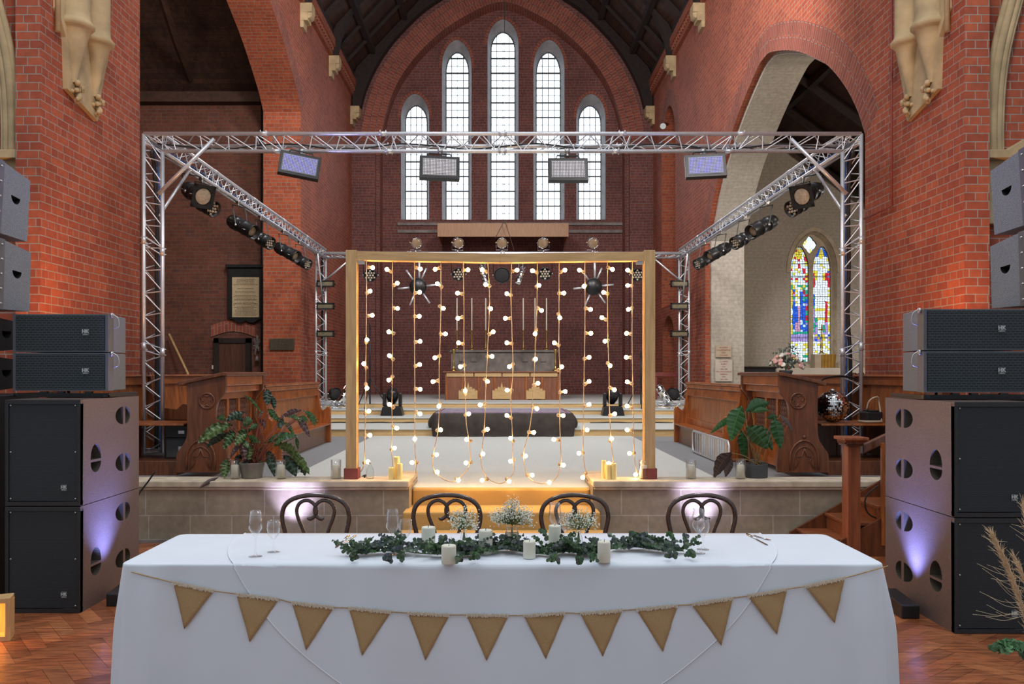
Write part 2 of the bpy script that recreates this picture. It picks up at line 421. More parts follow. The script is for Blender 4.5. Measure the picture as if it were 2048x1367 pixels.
def tag(o, label, cat, group=None, kind=None):
    o['label'] = label; o['category'] = cat
    if group: o['group'] = group
    if kind: o['kind'] = kind
    return o
def thing(name, loc, label, cat, group=None):
    o = bpy.data.objects.new(name, None); COL.objects.link(o); o.location = loc; o.empty_display_size = .1
    return tag(o, label, cat, group)
def struct(o):
    o['kind'] = 'structure'; return o
def copy_tree(o, parent=None):
    c = o.copy(); COL.objects.link(c)
    if parent is not None: c.parent = parent
    for ch in list(o.children): copy_tree(ch, c)
    return c
def text(name, body, size, loc, mat, parent, rotz=0., align='CENTER', depth=.001, spacing=1., bold=0.):
    cu = bpy.data.curves.new(name, 'FONT'); cu.body = body; cu.size = size; cu.align_x = align; cu.align_y = 'CENTER'; cu.extrude = depth; cu.resolution_u = 2
    cu.space_character = spacing; cu.offset = bold
    ob = bpy.data.objects.new(name, cu); me = bpy.data.meshes.new_from_object(ob); bpy.data.objects.remove(ob)
    R = Matrix.Rotation(rotz, 4, 'Z') @ Matrix.Rotation(pi/2, 4, 'X'); me.transform(R)
    me.materials.clear(); me.materials.append(MAT[mat])
    o = bpy.data.objects.new(name, me); COL.objects.link(o); o.parent = parent
    pm = Vector((0, 0, 0)); par = parent
    while par is not None: pm += par.location; par = par.parent
    o.location = Vector(loc)-pm
    return o
def arc(pts, k=6):
    """smooth curve (Catmull-Rom) through points"""
    P = [Vector(p) for p in pts]; out = []
    for i in range(len(P)-1):
        p0 = P[i-1] if i else P[0]*2-P[1]; p1 = P[i]; p2 = P[i+1]; p3 = P[i+2] if i+2 < len(P) else P[-1]*2-P[-2]
        for j in range(k):
            t = j/k
            out.append(.5*((2*p1)+(p2-p0)*t+(2*p0-5*p1+4*p2-p3)*t*t+(3*p1-p0-3*p2+p3)*t**3))
    out.append(P[-1]); return out
def pierced(mb, outer, holes, to3, depth, mi=0, mih=None, reveal=True, back=True, bottom=False):
    """a slab with openings. outer/holes: 2D outlines, to3(u, v, d) -> 3D, depth: thickness"""
    loops = [[Vector((u, v, 0)) for u, v in outer]]+[[Vector((u, v, 0)) for u, v in h] for h in holes]
    flat = [p for l in loops for p in l]
    tris = tessellate_polygon(loops)
    b = len(mb.v); mb.v += [tuple(to3(p.x, p.y, 0)) for p in flat]
    for t in tris: mb.face([b+i for i in t], mi=mi)
    if back:
        b2 = len(mb.v); mb.v += [tuple(to3(p.x, p.y, depth)) for p in flat]
        for t in tris: mb.face([b2+i for i in reversed(t)], mi=mi)
        n = len(loops[0])
        for i in range(n):
            j = (i+1) % n; mb.face((b+i, b+j, b2+j, b2+i), mi=mi)
    if reveal:
        for h in holes: reveal_strip(mb, h, to3, 0, depth, mi if mih is None else mih)
    if bottom:
        for h in holes:
            hp = [Vector((u, v, 0)) for u, v in h]; bb = len(mb.v)
            mb.v += [tuple(to3(u, v, depth)) for u, v in h]
            for t in tessellate_polygon([hp]): mb.face([bb+i for i in t], mi=mi if mih is None else mih)
def reveal_strip(mb, h, to3, d0, d1, mi=0, h2=None):
    h2 = h2 or h; n = len(h); L = 0
    for i in range(n):
        j = (i+1) % n; seg = sqrt((h[i][0]-h[j][0])**2+(h[i][1]-h[j][1])**2)
        mb.poly([to3(h[i][0], h[i][1], d0), to3(h[j][0], h[j][1], d0), to3(h2[j][0], h2[j][1], d1), to3(h2[i][0], h2[i][1], d1)],
                uv=[(0, L), (0, L+seg), (abs(d1-d0), L+seg), (abs(d1-d0), L)], mi=mi); L += seg
def ring(mb, inner, outer, to3, d, mi=0, thick=.03, radial=True):
    """band between two open outlines with bricks set radially"""
    L = 0
    for i in range(len(inner)-1):
        a, b2 = inner[i], inner[i+1]; c, e = outer[i+1], outer[i]
        seg = sqrt((a[0]-b2[0])**2+(a[1]-b2[1])**2)
        w = sqrt((a[0]-e[0])**2+(a[1]-e[1])**2)
        mb.poly([to3(*a, d), to3(*b2, d), to3(*c, d), to3(*e, d)], uv=[(0, L), (0, L+seg), (w, L+seg), (w, L)], mi=mi)
        for p, q in ((a, b2), (e, c)):
            mb.poly([to3(*p, d), to3(*q, d), to3(*q, d+thick), to3(*p, d+thick)], uv=[(0, L), (0, L+seg), (thick, L+seg), (thick, L)], mi=mi)
        L += seg
# ================================================================ THE BUILDING
# ---- herringbone floor
mb = MB(); mb.box(-9, 9, .4, 11, -.06, -.006)
for k in range(len(mb.f)): mb.tint[k] = (.05, .02, .01)
bw, bl = .10, .40; A = radians(38); ca, sa = cos(A), sin(A)
def prq(x, y, w, l, horiz):
    cx, cy = x*ca-y*sa, x*sa+y*ca
    if not (-6.8 < cx < 6.8 and .3 < cy < 9.6): return
    g = .0008; t = random.random(); k = .62+.6*random.random()
    c = (.40*k+.05*t, (.115+.045*t)*k, (.038+.02*t)*k)
    pts = []
    for dx, dy in ((g, g), (w-g, g), (w-g, l-g), (g, l-g)):
        X, Y = x+dx, y+dy; pts.append((X*ca-Y*sa, X*sa+Y*ca-.5, random.uniform(-.0006, .0006)))
    mb.poly(pts, tint=c)
for i in range(-90, 90):
    for j in range(-90, 90):
        x0 = i*bw+j*bl*1.0; y0 = i*bw-j*bl*0.0
        # classic herringbone lattice: translate (w,w) and (l,-l)... in units of w with l = 4w
        u = i*bw+j*bl; v = i*bw-j*bl
        prq(u, v, bl, bw, True); prq(u, v+bw, bw, bl, False)
o = struct(mb.build('floor', 'parquet', fix=False))

# ---- stone wall in front of the raised chancel, with cap, split by the steps
for sgn, nm in ((-1, 'left'), (1, 'right')):
    mb = MB(); e = .91 if sgn < 0 else .88; far = 4.78
    def X(a): return a*sgn
    def bx(a, b_, *r): mb.box(min(X(a), X(b_)), max(X(a), X(b_)), *r)
    bx(e, far, 8.29, 8.52, 0, .535); bx(e, e+.25, 8.52, 9.1, 0, .535)
    struct(mb.build('wall_stage_'+nm, 'ashlar'))
    mb = MB()
    bx(e-.0, far, 8.25, 8.60, .535, .600); bx(e, e+.27, 8.60, 9.12, .535, .600)
    bx(e+.01, far, 8.262, 8.5, .51, .535)
    struct(mb.build('trim_stage_cap_'+nm, 'cap_stone', bevel=.012))
# ---- steps
mb = MB()
mb.box(-.905, .875, 8.52, 9.4, 0, .487); mb.box(-.95, .93, 8.06, 8.52, 0, .328); mb.box(-.98, .96, 7.60, 8.06, 0, .165)
struct(mb.build('floor_steps', 'mustard_carpet', bevel=.018))
# ---- chancel floor, carpets, altar steps
mb = MB(); mb.box(-5.6, 5.6, 8.56, 15.7, .30, .478); struct(mb.build('floor_chancel', 'grey_carpet'))
mb = MB(); mb.box(-2.37, 2.37, 8.62, 15.66, .476, .488)
struct(mb.build('floor_runner', 'cream_carpet'))
mb = MB()
for y0, y1, h in ((15.66, 17.5, .62), (17.5, 18.7, .73), (18.7, 19.8, .84), (19.8, 27.3, .95)):
    mb.box(-4.85, 4.85, y0, y1, .3, h-.02, mi=0)
    mb.box(-4.85, 4.85, y0-.02, y1, h-.02, h, mi=1)
struct(mb.build('floor_altar_steps', ['altar_gold', 'cream_carpet'], bevel=.006))

# ---- side walls of the chancel with their great arches
def prof_pts(zc, offs, spring_lo):
    """arch outline from sampled (offset, height) pairs, both sides"""
    return [(zc+o_, h) for o_, h in offs]
LA = [(11.25, .3), (11.25, 7.86)]+[(15.75-o_, h) for o_, h in ((4.2, 8.15), (3.65, 8.5), (2.8, 8.95), (1.9, 9.3), (.9, 9.7), (0, 9.95))]
LA = LA+[(31.5-p[0], p[1]) for p in reversed(LA[:-1])]
RA0 = [(0, 7.42), (.46, 7.36), (1.6, 6.95), (2.5, 6.50), (3.1, 6.15), (3.7, 5.65), (4.1, 5.2), (4.35, 4.8)]
RA = [(11.25, .3), (11.25, 4.8)]+[(15.6-o_, h) for o_, h in reversed(RA0[1:-1])]+[(15.6, 7.42)]+[(15.6+o_, h) for o_, h in RA0[1:-1]]+[(20.1, 4.8), (20.1, .3)]
def smooth_arch(P):
    core = arc([(a, b_, 0) for a, b_ in P[1:-1]], 5)
    return [P[0]]+[(p.x, p.y) for p in core]+[P[-1]]
LA = smooth_arch(LA); RA = smooth_arch(RA)
# small arch high on the right wall and the low arched recess beneath it
def lancet(c, w, spring, apex, base, n=8):
    pts = [(c-w, base), (c-w, spring)]
    for i in range(1, n):
        t = i/n; pts.append((c-w+w*(1-cos(t*pi/2*.98))*1.0 if False else c-w*cos(t*pi/2)**1.15, spring+(apex-spring)*sin(t*pi/2)**.92))
    pts.append((c, apex))
    return pts+[(2*c-p[0], p[1]) for p in reversed(pts[:-1])]
SA = lancet(24.6, 1.0, 8.1, 9.35, 3.6); SB = lancet(24.6, .85, 2.6, 3.3, 1.15)
def wallX(x0, x1):
    return lambda u, v, d: (x0+(x1-x0)*d, u, v)
outer = [(9.3, 0), (28.3, 0), (28.3, 10.9), (9.3, 10.9)]
mb = MB(); pierced(mb, outer, [LA], wallX(-4.8, -5.7), 1., reveal=False)
struct(mb.build('wall_left', 'red_brick'))
mb = MB(); reveal_strip(mb, LA, wallX(-4.802, -5.7), 0, 1); struct(mb.build('trim_arch_left', 'orange_brick', fix=False))
for f in (0,): pass
mb = MB(); pierced(mb, outer, [RA, SA, SB], wallX(4.8, 5.7), 1., reveal=False)
struct(mb.build('wall_right', 'red_brick'))
mb = MB(); reveal_strip(mb, SA, wallX(4.798, 5.7), 0, 1); reveal_strip(mb, SB, wallX(4.798, 5.7), 0, 1); reveal_strip(mb, RA, wallX(4.798, 5.7), 0, .13)
struct(mb.build('trim_arch_right', 'orange_brick', fix=False))
mb = MB(); RA2 = [(a*.988+.19 if True else a, b_-.05) for a, b_ in RA]
reveal_strip(mb, RA, wallX(4.8, 5.7), .13, .14, h2=RA2); reveal_strip(mb, RA2, wallX(4.8, 5.7), .14, 1.0)
struct(mb.build('trim_arch_lining', 'painted_brick', fix=False))
def offset_arch(P, w):
    out = []
    for i, p in enumerate(P):
        a = Vector(P[max(i-1, 0)]); b_ = Vector(P[min(i+1, len(P)-1)]); t = (b_-a).normalized(); n = Vector((-t.y, t.x))
        out.append((p[0]+n.x*w, p[1]+n.y*w))
    return out
for k, (P, x, nm) in enumerate(((RA[1:-1], 4.796, 'right'), (LA[1:-1], -4.796, 'left'), (SA[1:-1], 4.796, 'upper'))):
    mb = MB(); w1 = .24
    for q in range(2 if k < 2 else 2):
        ring(mb, offset_arch(P, w1*q+.006), offset_arch(P, w1*(q+1)-.012), wallX(x, x*1.01), 0, thick=.1)
    struct(mb.build('trim_arch_ring_'+nm, 'arch_brick', fix=False))
# cornice along wall tops
for sg, nm in ((-1, 'left'), (1, 'right')):
    mb = MB(); a, b_ = sorted((sg*4.81, sg*4.70)); mb.box(a, b_, 14, 27.2, 10.42, 10.55)
    a, b_ = sorted((sg*4.81, sg*4.63)); mb.box(a, b_, 14, 27.2, 10.66, 10.9)
    y = 14
    while y < 27.1:
        a, b_ = sorted((sg*4.81, sg*4.66)); mb.box(a, b_, y, y+.1, 10.55, 10.66); y += .2
    struct(mb.build('trim_cornice_'+nm, 'orange_brick'))
    mb = MB(); a, b_ = sorted((sg*5.7, sg*4.68)); mb.box(a, b_, 14, 27.2, 10.9, 11.15); struct(mb.build('trim_wall_plate_'+nm, 'dark_beam'))
# ---- crossing piers: the front returns of the side walls, with the stone half arch
for sg, nm in ((-1, 'left'), (1, 'right')):
    mb = MB()
    a, b_ = sorted((sg*4.8, sg*5.06)); mb.box(a, b_, 8.83, 9.3, 0, 12)
    a, b_ = sorted((sg*5.06, sg*9.5)); mb.box(a, b_, 9.05, 9.3, 0, 12)
    struct(mb.build('wall_pier_'+nm, 'red_brick', bevel=.0))
    mb = MB()
    # moulded arch springing beside the pier
    cl = [at(1988, 306, 8.98), at(1988, 250, 8.98), at(1991, 180, 8.98), at(2000, 110, 8.98), at(2016, 40, 8.98), at(2040, -40, 8.98), at(2080, -130, 8.98), at(2140, -230, 8.98)]
    cl = [Vector((sg*p.x, p.y, p.z)) for p in cl]
    cl = arc(cl, 5)
    for off, r in ((-.075, .035), (-.02, .05), (.045, .04), (.085, .022)):
        mb.tube([p+Vector((sg*off, 0, 0)) for p in cl], r, 10)
    z0 = cl[0].z
    a, b_ = sorted((sg*5.07, sg*5.32)); mb.box(a, b_, 8.86, 9.06, z0-.08, z0+.01)
    a, b_ = sorted((sg*5.12, sg*5.42)); mb.prism([(sg*5.12, 8.96, z0-.75), (sg*5.12, 8.96, z0-.08), (sg*5.6, 8.96, z0+.2), (sg*6.2, 8.96, z0+.55), (sg*6.2, 8.96, z0+.25), (sg*5.5, 8.96, z0-.2), (sg*5.36, 8.96, z0-.75)], (0, .1, 0))
    struct(mb.build('trim_stone_arch_'+nm, 'carved_stone', bevel=.008))
    # corbelled shafts carrying the chancel arch
    mb = MB()
    xs = sg*4.8
    mb.prism([(xs-sg*.05, 9.28, 4.75), (xs-sg*.05, 9.98, 4.60), (xs-sg*.05, 10.08, 5.0), (xs-sg*.05, 10.3, 5.6), (xs-sg*.05, 10.3, 7.4), (xs-sg*.05, 9.08, 7.4), (xs-sg*.05, 9.08, 5.55), (xs-sg*.05, 9.25, 5.3)], (sg*.06, 0, 0))
    for yy in (9.42, 9.90):
        c = Vector((xs-sg*.05, yy, 0))
        mb.lathe([(.03, 4.86), (.045, 4.95), (.09, 5.15), (.14, 5.33), (.165, 5.44), (.19, 5.45), (.215, 5.475), (.215, 5.50), (.195, 5.53), (.175, 5.55), (.17, 5.62), (.17, 7.4)], c, n=20)
        random.seed(3)
        for q in range(16):
            an = pi*(.5+random.random())*1.0; r = random.uniform(.02, .06)
            z = 4.66+q*.014
            mb.sphere((c.x-sg*random.uniform(.0, .07), yy+random.uniform(-.065, .065), z), random.uniform(.02, .036), 8, 6)
    mb.tube([(xs-sg*.04, 9.1, 5.3), (xs-sg*.04, 9.1, 7.4)], .03, 8)
    struct(mb.build('trim_corbel_shafts_'+nm, 'carved_stone'))
# thin pinkish conduit on the right pier
o = MB().tube([at(1790, -40, 10.35)-Vector((.04, 0, 0)), at(1790, 200, 10.35)-Vector((.04, 0, 0)), at(1790, 412, 10.35)-Vector((.04, 0, 0)), Vector((4.76, 10.9, at(0, 412, 10.35).z)), Vector((4.76, 11.2, at(0, 412, 10.35).z))], .014, 6).build('conduit', 'red_maroon')
tag(o, 'thin maroon painted cable conduit running down the right brick pier', 'conduit')

# ---- east wall
def wallY(y0, y1): return lambda u, v, d: (u, y0+(y1-y0)*d, v)
AR = [(-3.92, .9), (-3.92, 8.6), (-3.87, 9.3), (-3.57, 10.45), (-3.02, 11.45), (-2.14, 12.4), (-1.1, 13.1), (0, 13.5)]
AR = AR+[(-p[0], p[1]) for p in reversed(AR[:-1])]
AR = smooth_arch(AR)
mb = MB(); pierced(mb, [(-4.85, .8), (4.85, .8), (4.85, 16.5), (-4.85, 16.5)], [AR], wallY(27.2, 27.8), 1., reveal=False)
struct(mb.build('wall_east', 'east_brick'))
mb = MB(); reveal_strip(mb, AR, wallY(27.195, 27.85), 0, 1); struct(mb.build('trim_east_reveal', 'arch_brick', fix=False))
mb = MB(); P = AR[1:-1]
for q in range(3): ring(mb, offset_arch(P, .22*q), offset_arch(P, .22*(q+1)-.012), wallY(27.16, 27.2), 0, thick=.9)
struct(mb.build('trim_east_ring', 'arch_brick', fix=False))
# recess wall with five lancets
LW = []
for (xa, xb, spring, apex, base) in ((802, 858, 235, 188, 439), (884, 943, 135, 80, 439), (975, 1037, 90, 39, 439), (1067, 1129, 138, 80, 439), (1153, 1211, 238, 188, 439)):
    a = at(xa, base, 27.8); b_ = at(xb, base, 27.8); c = (a.x+b_.x)/2; w = (b_.x-a.x)/2
    LW.append((c, w, at(0, spring, 27.8).z, at(0, apex, 27.8).z, a.z))
outs = [lancet(c, w, s_, ap, ba) for c, w, s_, ap, ba in LW]
mb = MB(); pierced(mb, [(-4.2, .8), (4.2, .8), (4.2, 13.9), (-4.2, 13.9)], outs, wallY(27.8, 28.3), 1., reveal=False)
struct(mb.build('wall_window_recess', 'east_brick'))
inn = []
mb = MB()
for (c, w, s_, ap, ba), P in zip(LW, outs):
    Q = lancet(c, w*.80, s_-.04, ap-.24, ba+.08); inn.append(Q)
    reveal_strip(mb, P, wallY(27.795, 28.25), 0, 1, h2=Q)
struct(mb.build('trim_lancet_reveals', 'reveal_stone', fix=False))
mb = MB()
for P in outs: ring(mb, offset_arch(P[1:-1], 0.012), offset_arch(P[1:-1], .1), wallY(27.78, 27.8), 0, thick=.9)
struct(mb.build('trim_lancet_rings', 'arch_brick', fix=False))
for k, (Q, (c, w, s_, ap, ba)) in enumerate(zip(inn, LW)):
    ws = MB()
    hw = w*.80; zb = ba+.08; zt = ap-.24; Y = 28.25
    def halfw(z):
        # width of the pane at height z, read off the outline
        best = hw
        for i in range(len(Q)-1):
            (xa, za), (xb, zb2) = Q[i], Q[i+1]
            if min(za, zb2) <= z <= max(za, zb2) and abs(za-zb2) > 1e-6:
                best = abs(xa+(xb-xa)*(z-za)/(zb2-za)-c); break
        return best
    z = zb+.45; n_ = 0
    fr = MB(); fr.tube([(p[0], Y, p[1]) for p in Q], .03, 6, closed=True)
    w_obj = fr.build('window_%d' % (k+1), 'lead'); struct(w_obj)
    bars = MB()
    while z < zt-.15:
        h_ = halfw(z); bars.box(c-h_, c+h_, Y-.02, Y+.02, z-.024, z+.024); z += .49
    for q in range(1, 4):
        x = c-hw+2*hw*q/4
        # clip the upright to the pointed head
        ztop = zt-.02
        for zz in [zt-.02-i*.02 for i in range(60)]:
            if halfw(zz) > abs(x-c): ztop = zz; break
        bars.box(x-.013, x+.013, Y-.008, Y+.008, zb, ztop)
    z = zb+.20
    while z < zt-.2:
        h_ = halfw(z); bars.box(c-h_, c+h_, Y-.006, Y+.006, z-.011, z+.011); z += .245
    bars.build('glazing_bars', 'lead', w_obj)
    gp = MB(); gp.v = [(p[0], Y+.01, p[1]) for p in Q]
    for t in tessellate_polygon([[Vector((p[0], p[1], 0)) for p in Q]]): gp.face(t)
    gp.build('pane', 'pane_glass', w_obj)
# sills and string courses
mb = MB()
for (xa, xb, y_) in ((795, 876, 462), (1138, 1245, 462), (795, 1245, 447)):
    a = at(xa, y_, 27.72); b_ = at(xb, y_, 27.72); mb.box(a.x, b_.x, 27.72, 27.8, a.z-.05, a.z+.04)
struct(mb.build('trim_sill_courses', 'dark_stone'))
# brick buttress strips at both ends of the recess
mb = MB(); mb.box(-4.8, -4.05, 27.05, 27.2, .9, 9.0); mb.box(4.05, 4.8, 27.05, 27.2, .9, 9.0); struct(mb.build('trim_east_pilasters', 'east_brick'))

# ---- chancel ceiling
mb = MB()
for sg in (-1, 1):
    mb.poly([(sg*4.85, 14, 11.1), (sg*4.85, 27.3, 11.1), (0, 27.3, 16.3), (0, 14, 16.3)], uv=[(14, 0), (27.3, 0), (27.3, 7.1), (14, 7.1)])
    mb.poly([(sg*4.95, 14, 11.3), (sg*4.95, 27.3, 11.3), (0, 27.3, 16.6), (0, 14, 16.6)])
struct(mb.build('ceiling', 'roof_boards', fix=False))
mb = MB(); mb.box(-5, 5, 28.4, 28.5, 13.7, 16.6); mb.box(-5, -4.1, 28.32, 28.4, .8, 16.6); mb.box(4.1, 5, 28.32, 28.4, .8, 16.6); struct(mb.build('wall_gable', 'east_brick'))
# principal trusses with curved braces, purlins and rafters
def roofz(x): return 11.1+(4.85-abs(x))*5.2/4.85
def brace(Y, inner, th, nm):
    mb = MB()
    for sg in (-1, 1):
        P = [(sg*p[0], p[1]) for p in inner]
        ic = arc([(a, Y, b_) for a, b_ in P], 4)
        outl = [Vector((sg*4.74, Y, ic[0].z))]
        outl2 = [Vector((sg*4.74, Y, 11.0))]+[Vector((sg*x, Y, roofz(x)-.05)) for x in (4.6, 3.6, 2.6, 1.6, .6, 0)]
        full = ic+list(reversed(outl2))+outl
        mb.prism(full, (0, th, 0))
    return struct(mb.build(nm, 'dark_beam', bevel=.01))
brace(23.55, [(4.62, 10.43), (4.50, 10.95), (4.30, 11.43), (4.02, 12.0), (3.55, 12.7), (2.8, 13.6), (1.6, 14.6), (0, 15.1)], .28, 'ceiling_truss')
brace(26.85, [(4.48, 10.07), (4.34, 10.6), (4.04, 11.27), (3.67, 11.87), (3.24, 12.4), (2.4, 13.2), (1.2, 13.9), (0, 14.2)], .28, 'ceiling_truss')
brace(20.2, [(4.62, 10.43), (4.50, 10.95), (4.30, 11.43), (4.02, 12.0), (3.55, 12.7), (2.8, 13.6), (1.6, 14.6), (0, 15.1)], .28, 'ceiling_truss')
mb = MB()
for sg in (-1, 1):
    for x in (4.1, 3.1, 2.0, .9):
        z = roofz(x); mb.cbox((sg*x, 20.65, z-.10), (.16, 13.2, .2))
    for yy in (15, 16.5, 18, 19, 21.4, 22.5, 24.7, 25.8):
        a = Vector((sg*4.8, yy, 11.05)); b_ = Vector((0, yy, 16.2)); mb.tube([a, b_], .07, 4, up=(0, 1, 0))
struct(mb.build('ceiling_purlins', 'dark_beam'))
# stone corbels under the braces
for k, (Y, z, x) in enumerate(((23.55, 10.43, 4.62), (26.85, 10.07, 4.55), (20.2, 10.43, 4.62))):
    for sg in (-1, 1):
        mb = MB(); xo = sg*4.82
        for (dx, z0, z1) in ((.30, -.22, 0.), (.20, -.42, -.22), (.1, -.58, -.42)):
            a, b_ = sorted((xo, xo-sg*dx)); mb.box(a, b_, Y-.04, Y+.32, z+z0, z+z1)
        mb.lathe([(.0, 0), (.10, 0), (.10, .28), (0, .28)], (xo-sg*.2, Y, z-.25), (0, 1, 0), n=14)
        struct(mb.build('trim_corbel_%s' % ('left' if sg < 0 else 'right'), 'carved_stone', bevel=.01))

# ---- left chapel beyond the arch
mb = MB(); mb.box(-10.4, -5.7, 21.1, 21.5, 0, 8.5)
mb2 = mb.build('wall_chapel_east', 'dark_brick'); struct(mb2)
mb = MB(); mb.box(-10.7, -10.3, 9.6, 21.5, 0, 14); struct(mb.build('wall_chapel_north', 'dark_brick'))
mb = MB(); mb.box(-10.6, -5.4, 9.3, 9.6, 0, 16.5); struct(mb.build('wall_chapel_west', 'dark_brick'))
mb = MB(); mb.box(-10.6, -5.3, 9.2, 21.4, .1, .30); struct(mb.build('floor_chapel', 'dark_stone'))
mb = MB(); mb.poly([(-10.6, 21.3, 8.5), (-5.5, 21.3, 8.5), (-5.5, 12.5, 16.2), (-10.6, 12.5, 16.2)], uv=[(0, -10.6), (0, -5.5), (11.7, -5.5), (11.7, -10.6)])
mb.poly([(-10.6, 12.5, 16.2), (-5.5, 12.5, 16.2), (-5.5, 9.2, 16.2), (-10.6, 9.2, 16.2)]); mb.poly([(-5.55, 9.2, 10.85), (-5.55, 21.4, 10.85), (-5.55, 21.4, 16.5), (-5.55, 9.2, 16.5)])
struct(mb.build('ceiling_chapel', 'roof_boards', fix=False))
mb = MB()
a = at(380, 158, 20.9); b_ = Vector((-9.0, 15.2, 13.7)); mb.tube([a, at(350, 78, 19.4), at(322, -10, 18.0)], .09, 4)
mb.box(-10.4, -5.6, 20.85, 21.1, 8.3, 8.55)
struct(mb.build('ceiling_chapel_rafter', 'roof_wood'))
o = MB().tube([(-5.92, 21.0, .3), (-5.92, 21.0, 8.3)], .05, 8).build('drain_pipe', 'black_metal'); tag(o, 'black cast iron downpipe in the chapel corner beside the wooden board', 'pipe')
# door in the chapel
mb = MB(); zb = .3
a = at(430, 740, 21.08); b_ = at(503, 676, 21.08); w_ = b_.x-a.x
d = MB().box(a.x+.12, b_.x-.12, 21.02, 21.09, zb, b_.z-.1).build('door_1', 'dark_door'); struct(d)
fr = MB(); fr.box(a.x, a.x+.12, 20.98, 21.1, zb, b_.z); fr.box(b_.x-.12, b_.x, 20.98, 21.1, zb, b_.z); fr.box(a.x, b_.x, 20.98, 21.1, b_.z-.12, b_.z)
fr.build('door_frame', 'dark_beam', d)
mb = MB(); I = [(a.x-.1+(w_+.2)*i/12, b_.z+.03+.14*sin(pi*i/12)) for i in range(13)]; O_ = [(x-.0, z+.28) for x, z in I]
ring(mb, I, O_, wallY(21.07, 21.1), 0, thick=.9); struct(mb.build('trim_door_arch', 'arch_brick', fix=False))
# ---- right aisle beyond the arch
def rz(x): return 8.6-.72*(x-6.6)
mb = MB()
sgl = lambda u, v, d: (u, 23.0+d*.45, v)
wc = (at(1586, 0, 23).x+at(1668, 0, 23).x)/2; ww = .60
GW = lancet(wc, ww+.04, at(0, 545, 23).z, at(0, 462, 23).z, at(0, 726, 23).z)
pierced(mb, [(5.6, 0), (11.2, 0), (11.2, rz(11.2)), (5.6, rz(5.6))], [GW], sgl, 1., reveal=False)
struct(mb.build('wall_aisle_east', 'painted_brick'))
GWi = lancet(wc, ww-.06, at(0, 545, 23).z-.05, at(0, 462, 23).z-.1, at(0, 726, 23).z+.05)
mb = MB(); reveal_strip(mb, GW, sgl, 0, .6, h2=GWi); P = GW[1:-1]
ring(mb, offset_arch(P, 0), offset_arch(P, .1), lambda u, v, d: (u, 22.96+d, v), 0, thick=.04)
a = at(0, 728, 23).z; mb.box(wc-ww-.2, wc+ww+.2, 22.88, 23.1, a-.12, a)
# mullion and tracery
mb.box(wc-.055, wc+.055, 23.2, 23.3, a, at(0, 520, 23).z)
struct(mb.build('trim_stained_window', 'stone', fix=False))
mb = MB()
mb.box(11.0, 11.3, 9.2, 23.4, 0, 3.2); mb.box(11.0, 11.3, 9.2, 12, 3.2, 6); mb.box(11.0, 11.3, 14.5, 16.5, 3.2, 6); mb.box(11.0, 11.3, 19, 23.4, 3.2, 6)
struct(mb.build('wall_aisle_south', 'plaster'))
mb = MB(); mb.box(5.3, 11, 9.4, 23, .1, .30); struct(mb.build('floor_aisle', 'dark_stone'))
mb = MB(); mb.poly([(5.5, 11, rz(5.5)), (11.3, 11, rz(11.3)), (11.3, 23.2, rz(11.3)), (5.5, 23.2, rz(5.5))], uv=[(11, 0), (11, 7), (23, 7), (23, 0)]); mb.poly([(5.5, 11, rz(5.5)+.2), (11.3, 11, rz(11.3)+.2), (11.3, 23.2, rz(11.3)+.2), (5.5, 23.2, rz(5.5)+.2)])
struct(mb.build('ceiling_aisle', 'roof_boards', fix=False))
mb = MB()
for yy in (12.5, 14.2, 15.9, 17.6, 19.3, 21, 22.6): mb.tube([(5.6, yy, rz(5.6)-.12), (11.2, yy, rz(11.2)-.12)], .12, 4)
for x in (7, 8.5, 10): mb.cbox((x, 17, rz(x)-.1), (.14, 12, .2))
struct(mb.build('ceiling_aisle_rafters', 'dark_beam'))
mb = MB(); mb.box(5.67, 6.42, 22.6, 23.05, .3, 8.7); struct(mb.build('trim_aisle_pilaster', 'plaster'))

# stained glass: hundreds of small coloured panes between lead lines
random.seed(11)
zb, zt = at(0, 724, 23).z, at(0, 466, 23).z
def panecol(l, u, t):
    """l: light 0 left / 1 right; u across 0..1; t from sill 0 to head 1"""
    W = (.92, .95, .93); Y = (.80, .62, .05); B = (.02, .10, .62); R = (.65, .02, .04); G = (.02, .36, .20); PU = (.42, .28, .62); LB = (.55, .72, .88); PK = (.62, .30, .42)
    j = random.random()
    if t < .13: return W if (abs(u-.5) < .25 or j < .6) else random.choice([Y, G, W])
    if t < .18: return random.choice([Y, W, W])
    if l == 0:
        if t < .23: return PU
        if t < .60:
            if u < .12: return Y if j < .8 else W
            if t < .25: return G
            c = .48+.1*(t-.4); hw_ = .40-.75*(t-.23) if t < .5 else .14
            if t > .47 and abs(u-.45) < .17: return W if j < .8 else Y
            if abs(u-c) < hw_*.35 and t < .46: return PK
            if abs(u-c) < hw_+.12: return B if j < .85 else LB
            return random.choice([R, PU, G, B])
        if t < .64: return random.choice([W, Y, G])
        if t < .86: return W if (abs(u-.5) < .35 and j < .8) else random.choice([Y, W, LB, R])
        if t < .93: return random.choice([Y, R, W]) if abs(u-.5) > .18 else Y
        return random.choice([W, LB, Y])
    else:
        if t < .24: return random.choice([Y, W, PU, B])
        if t < .62:
            hw_ = .14+.25*min(1, (t-.24)*3.)
            if abs(u-.45) < hw_: return Y if (.34 < t < .37 or .43 < t < .455) else W
            if u > .82: return Y if j < .7 else W
            if t < .33: return G if j < .6 else PU
            return R if u > .5 else random.choice([PU, G, B, PU])
        if t < .68: return W if .1 < u < .8 else R
        if t < .74: return Y if abs(u-.42) > .1 and abs(u-.42) < .25 else (W if abs(u-.42) < .15 else random.choice([R, PU]))
        if t < .87: return W if j < .7 else random.choice([Y, B, LB])
        if t < .94: return B if abs(u-.5) > .2 else Y
        return random.choice([W, LB, B])
sg_ = MB(); ld = MB()
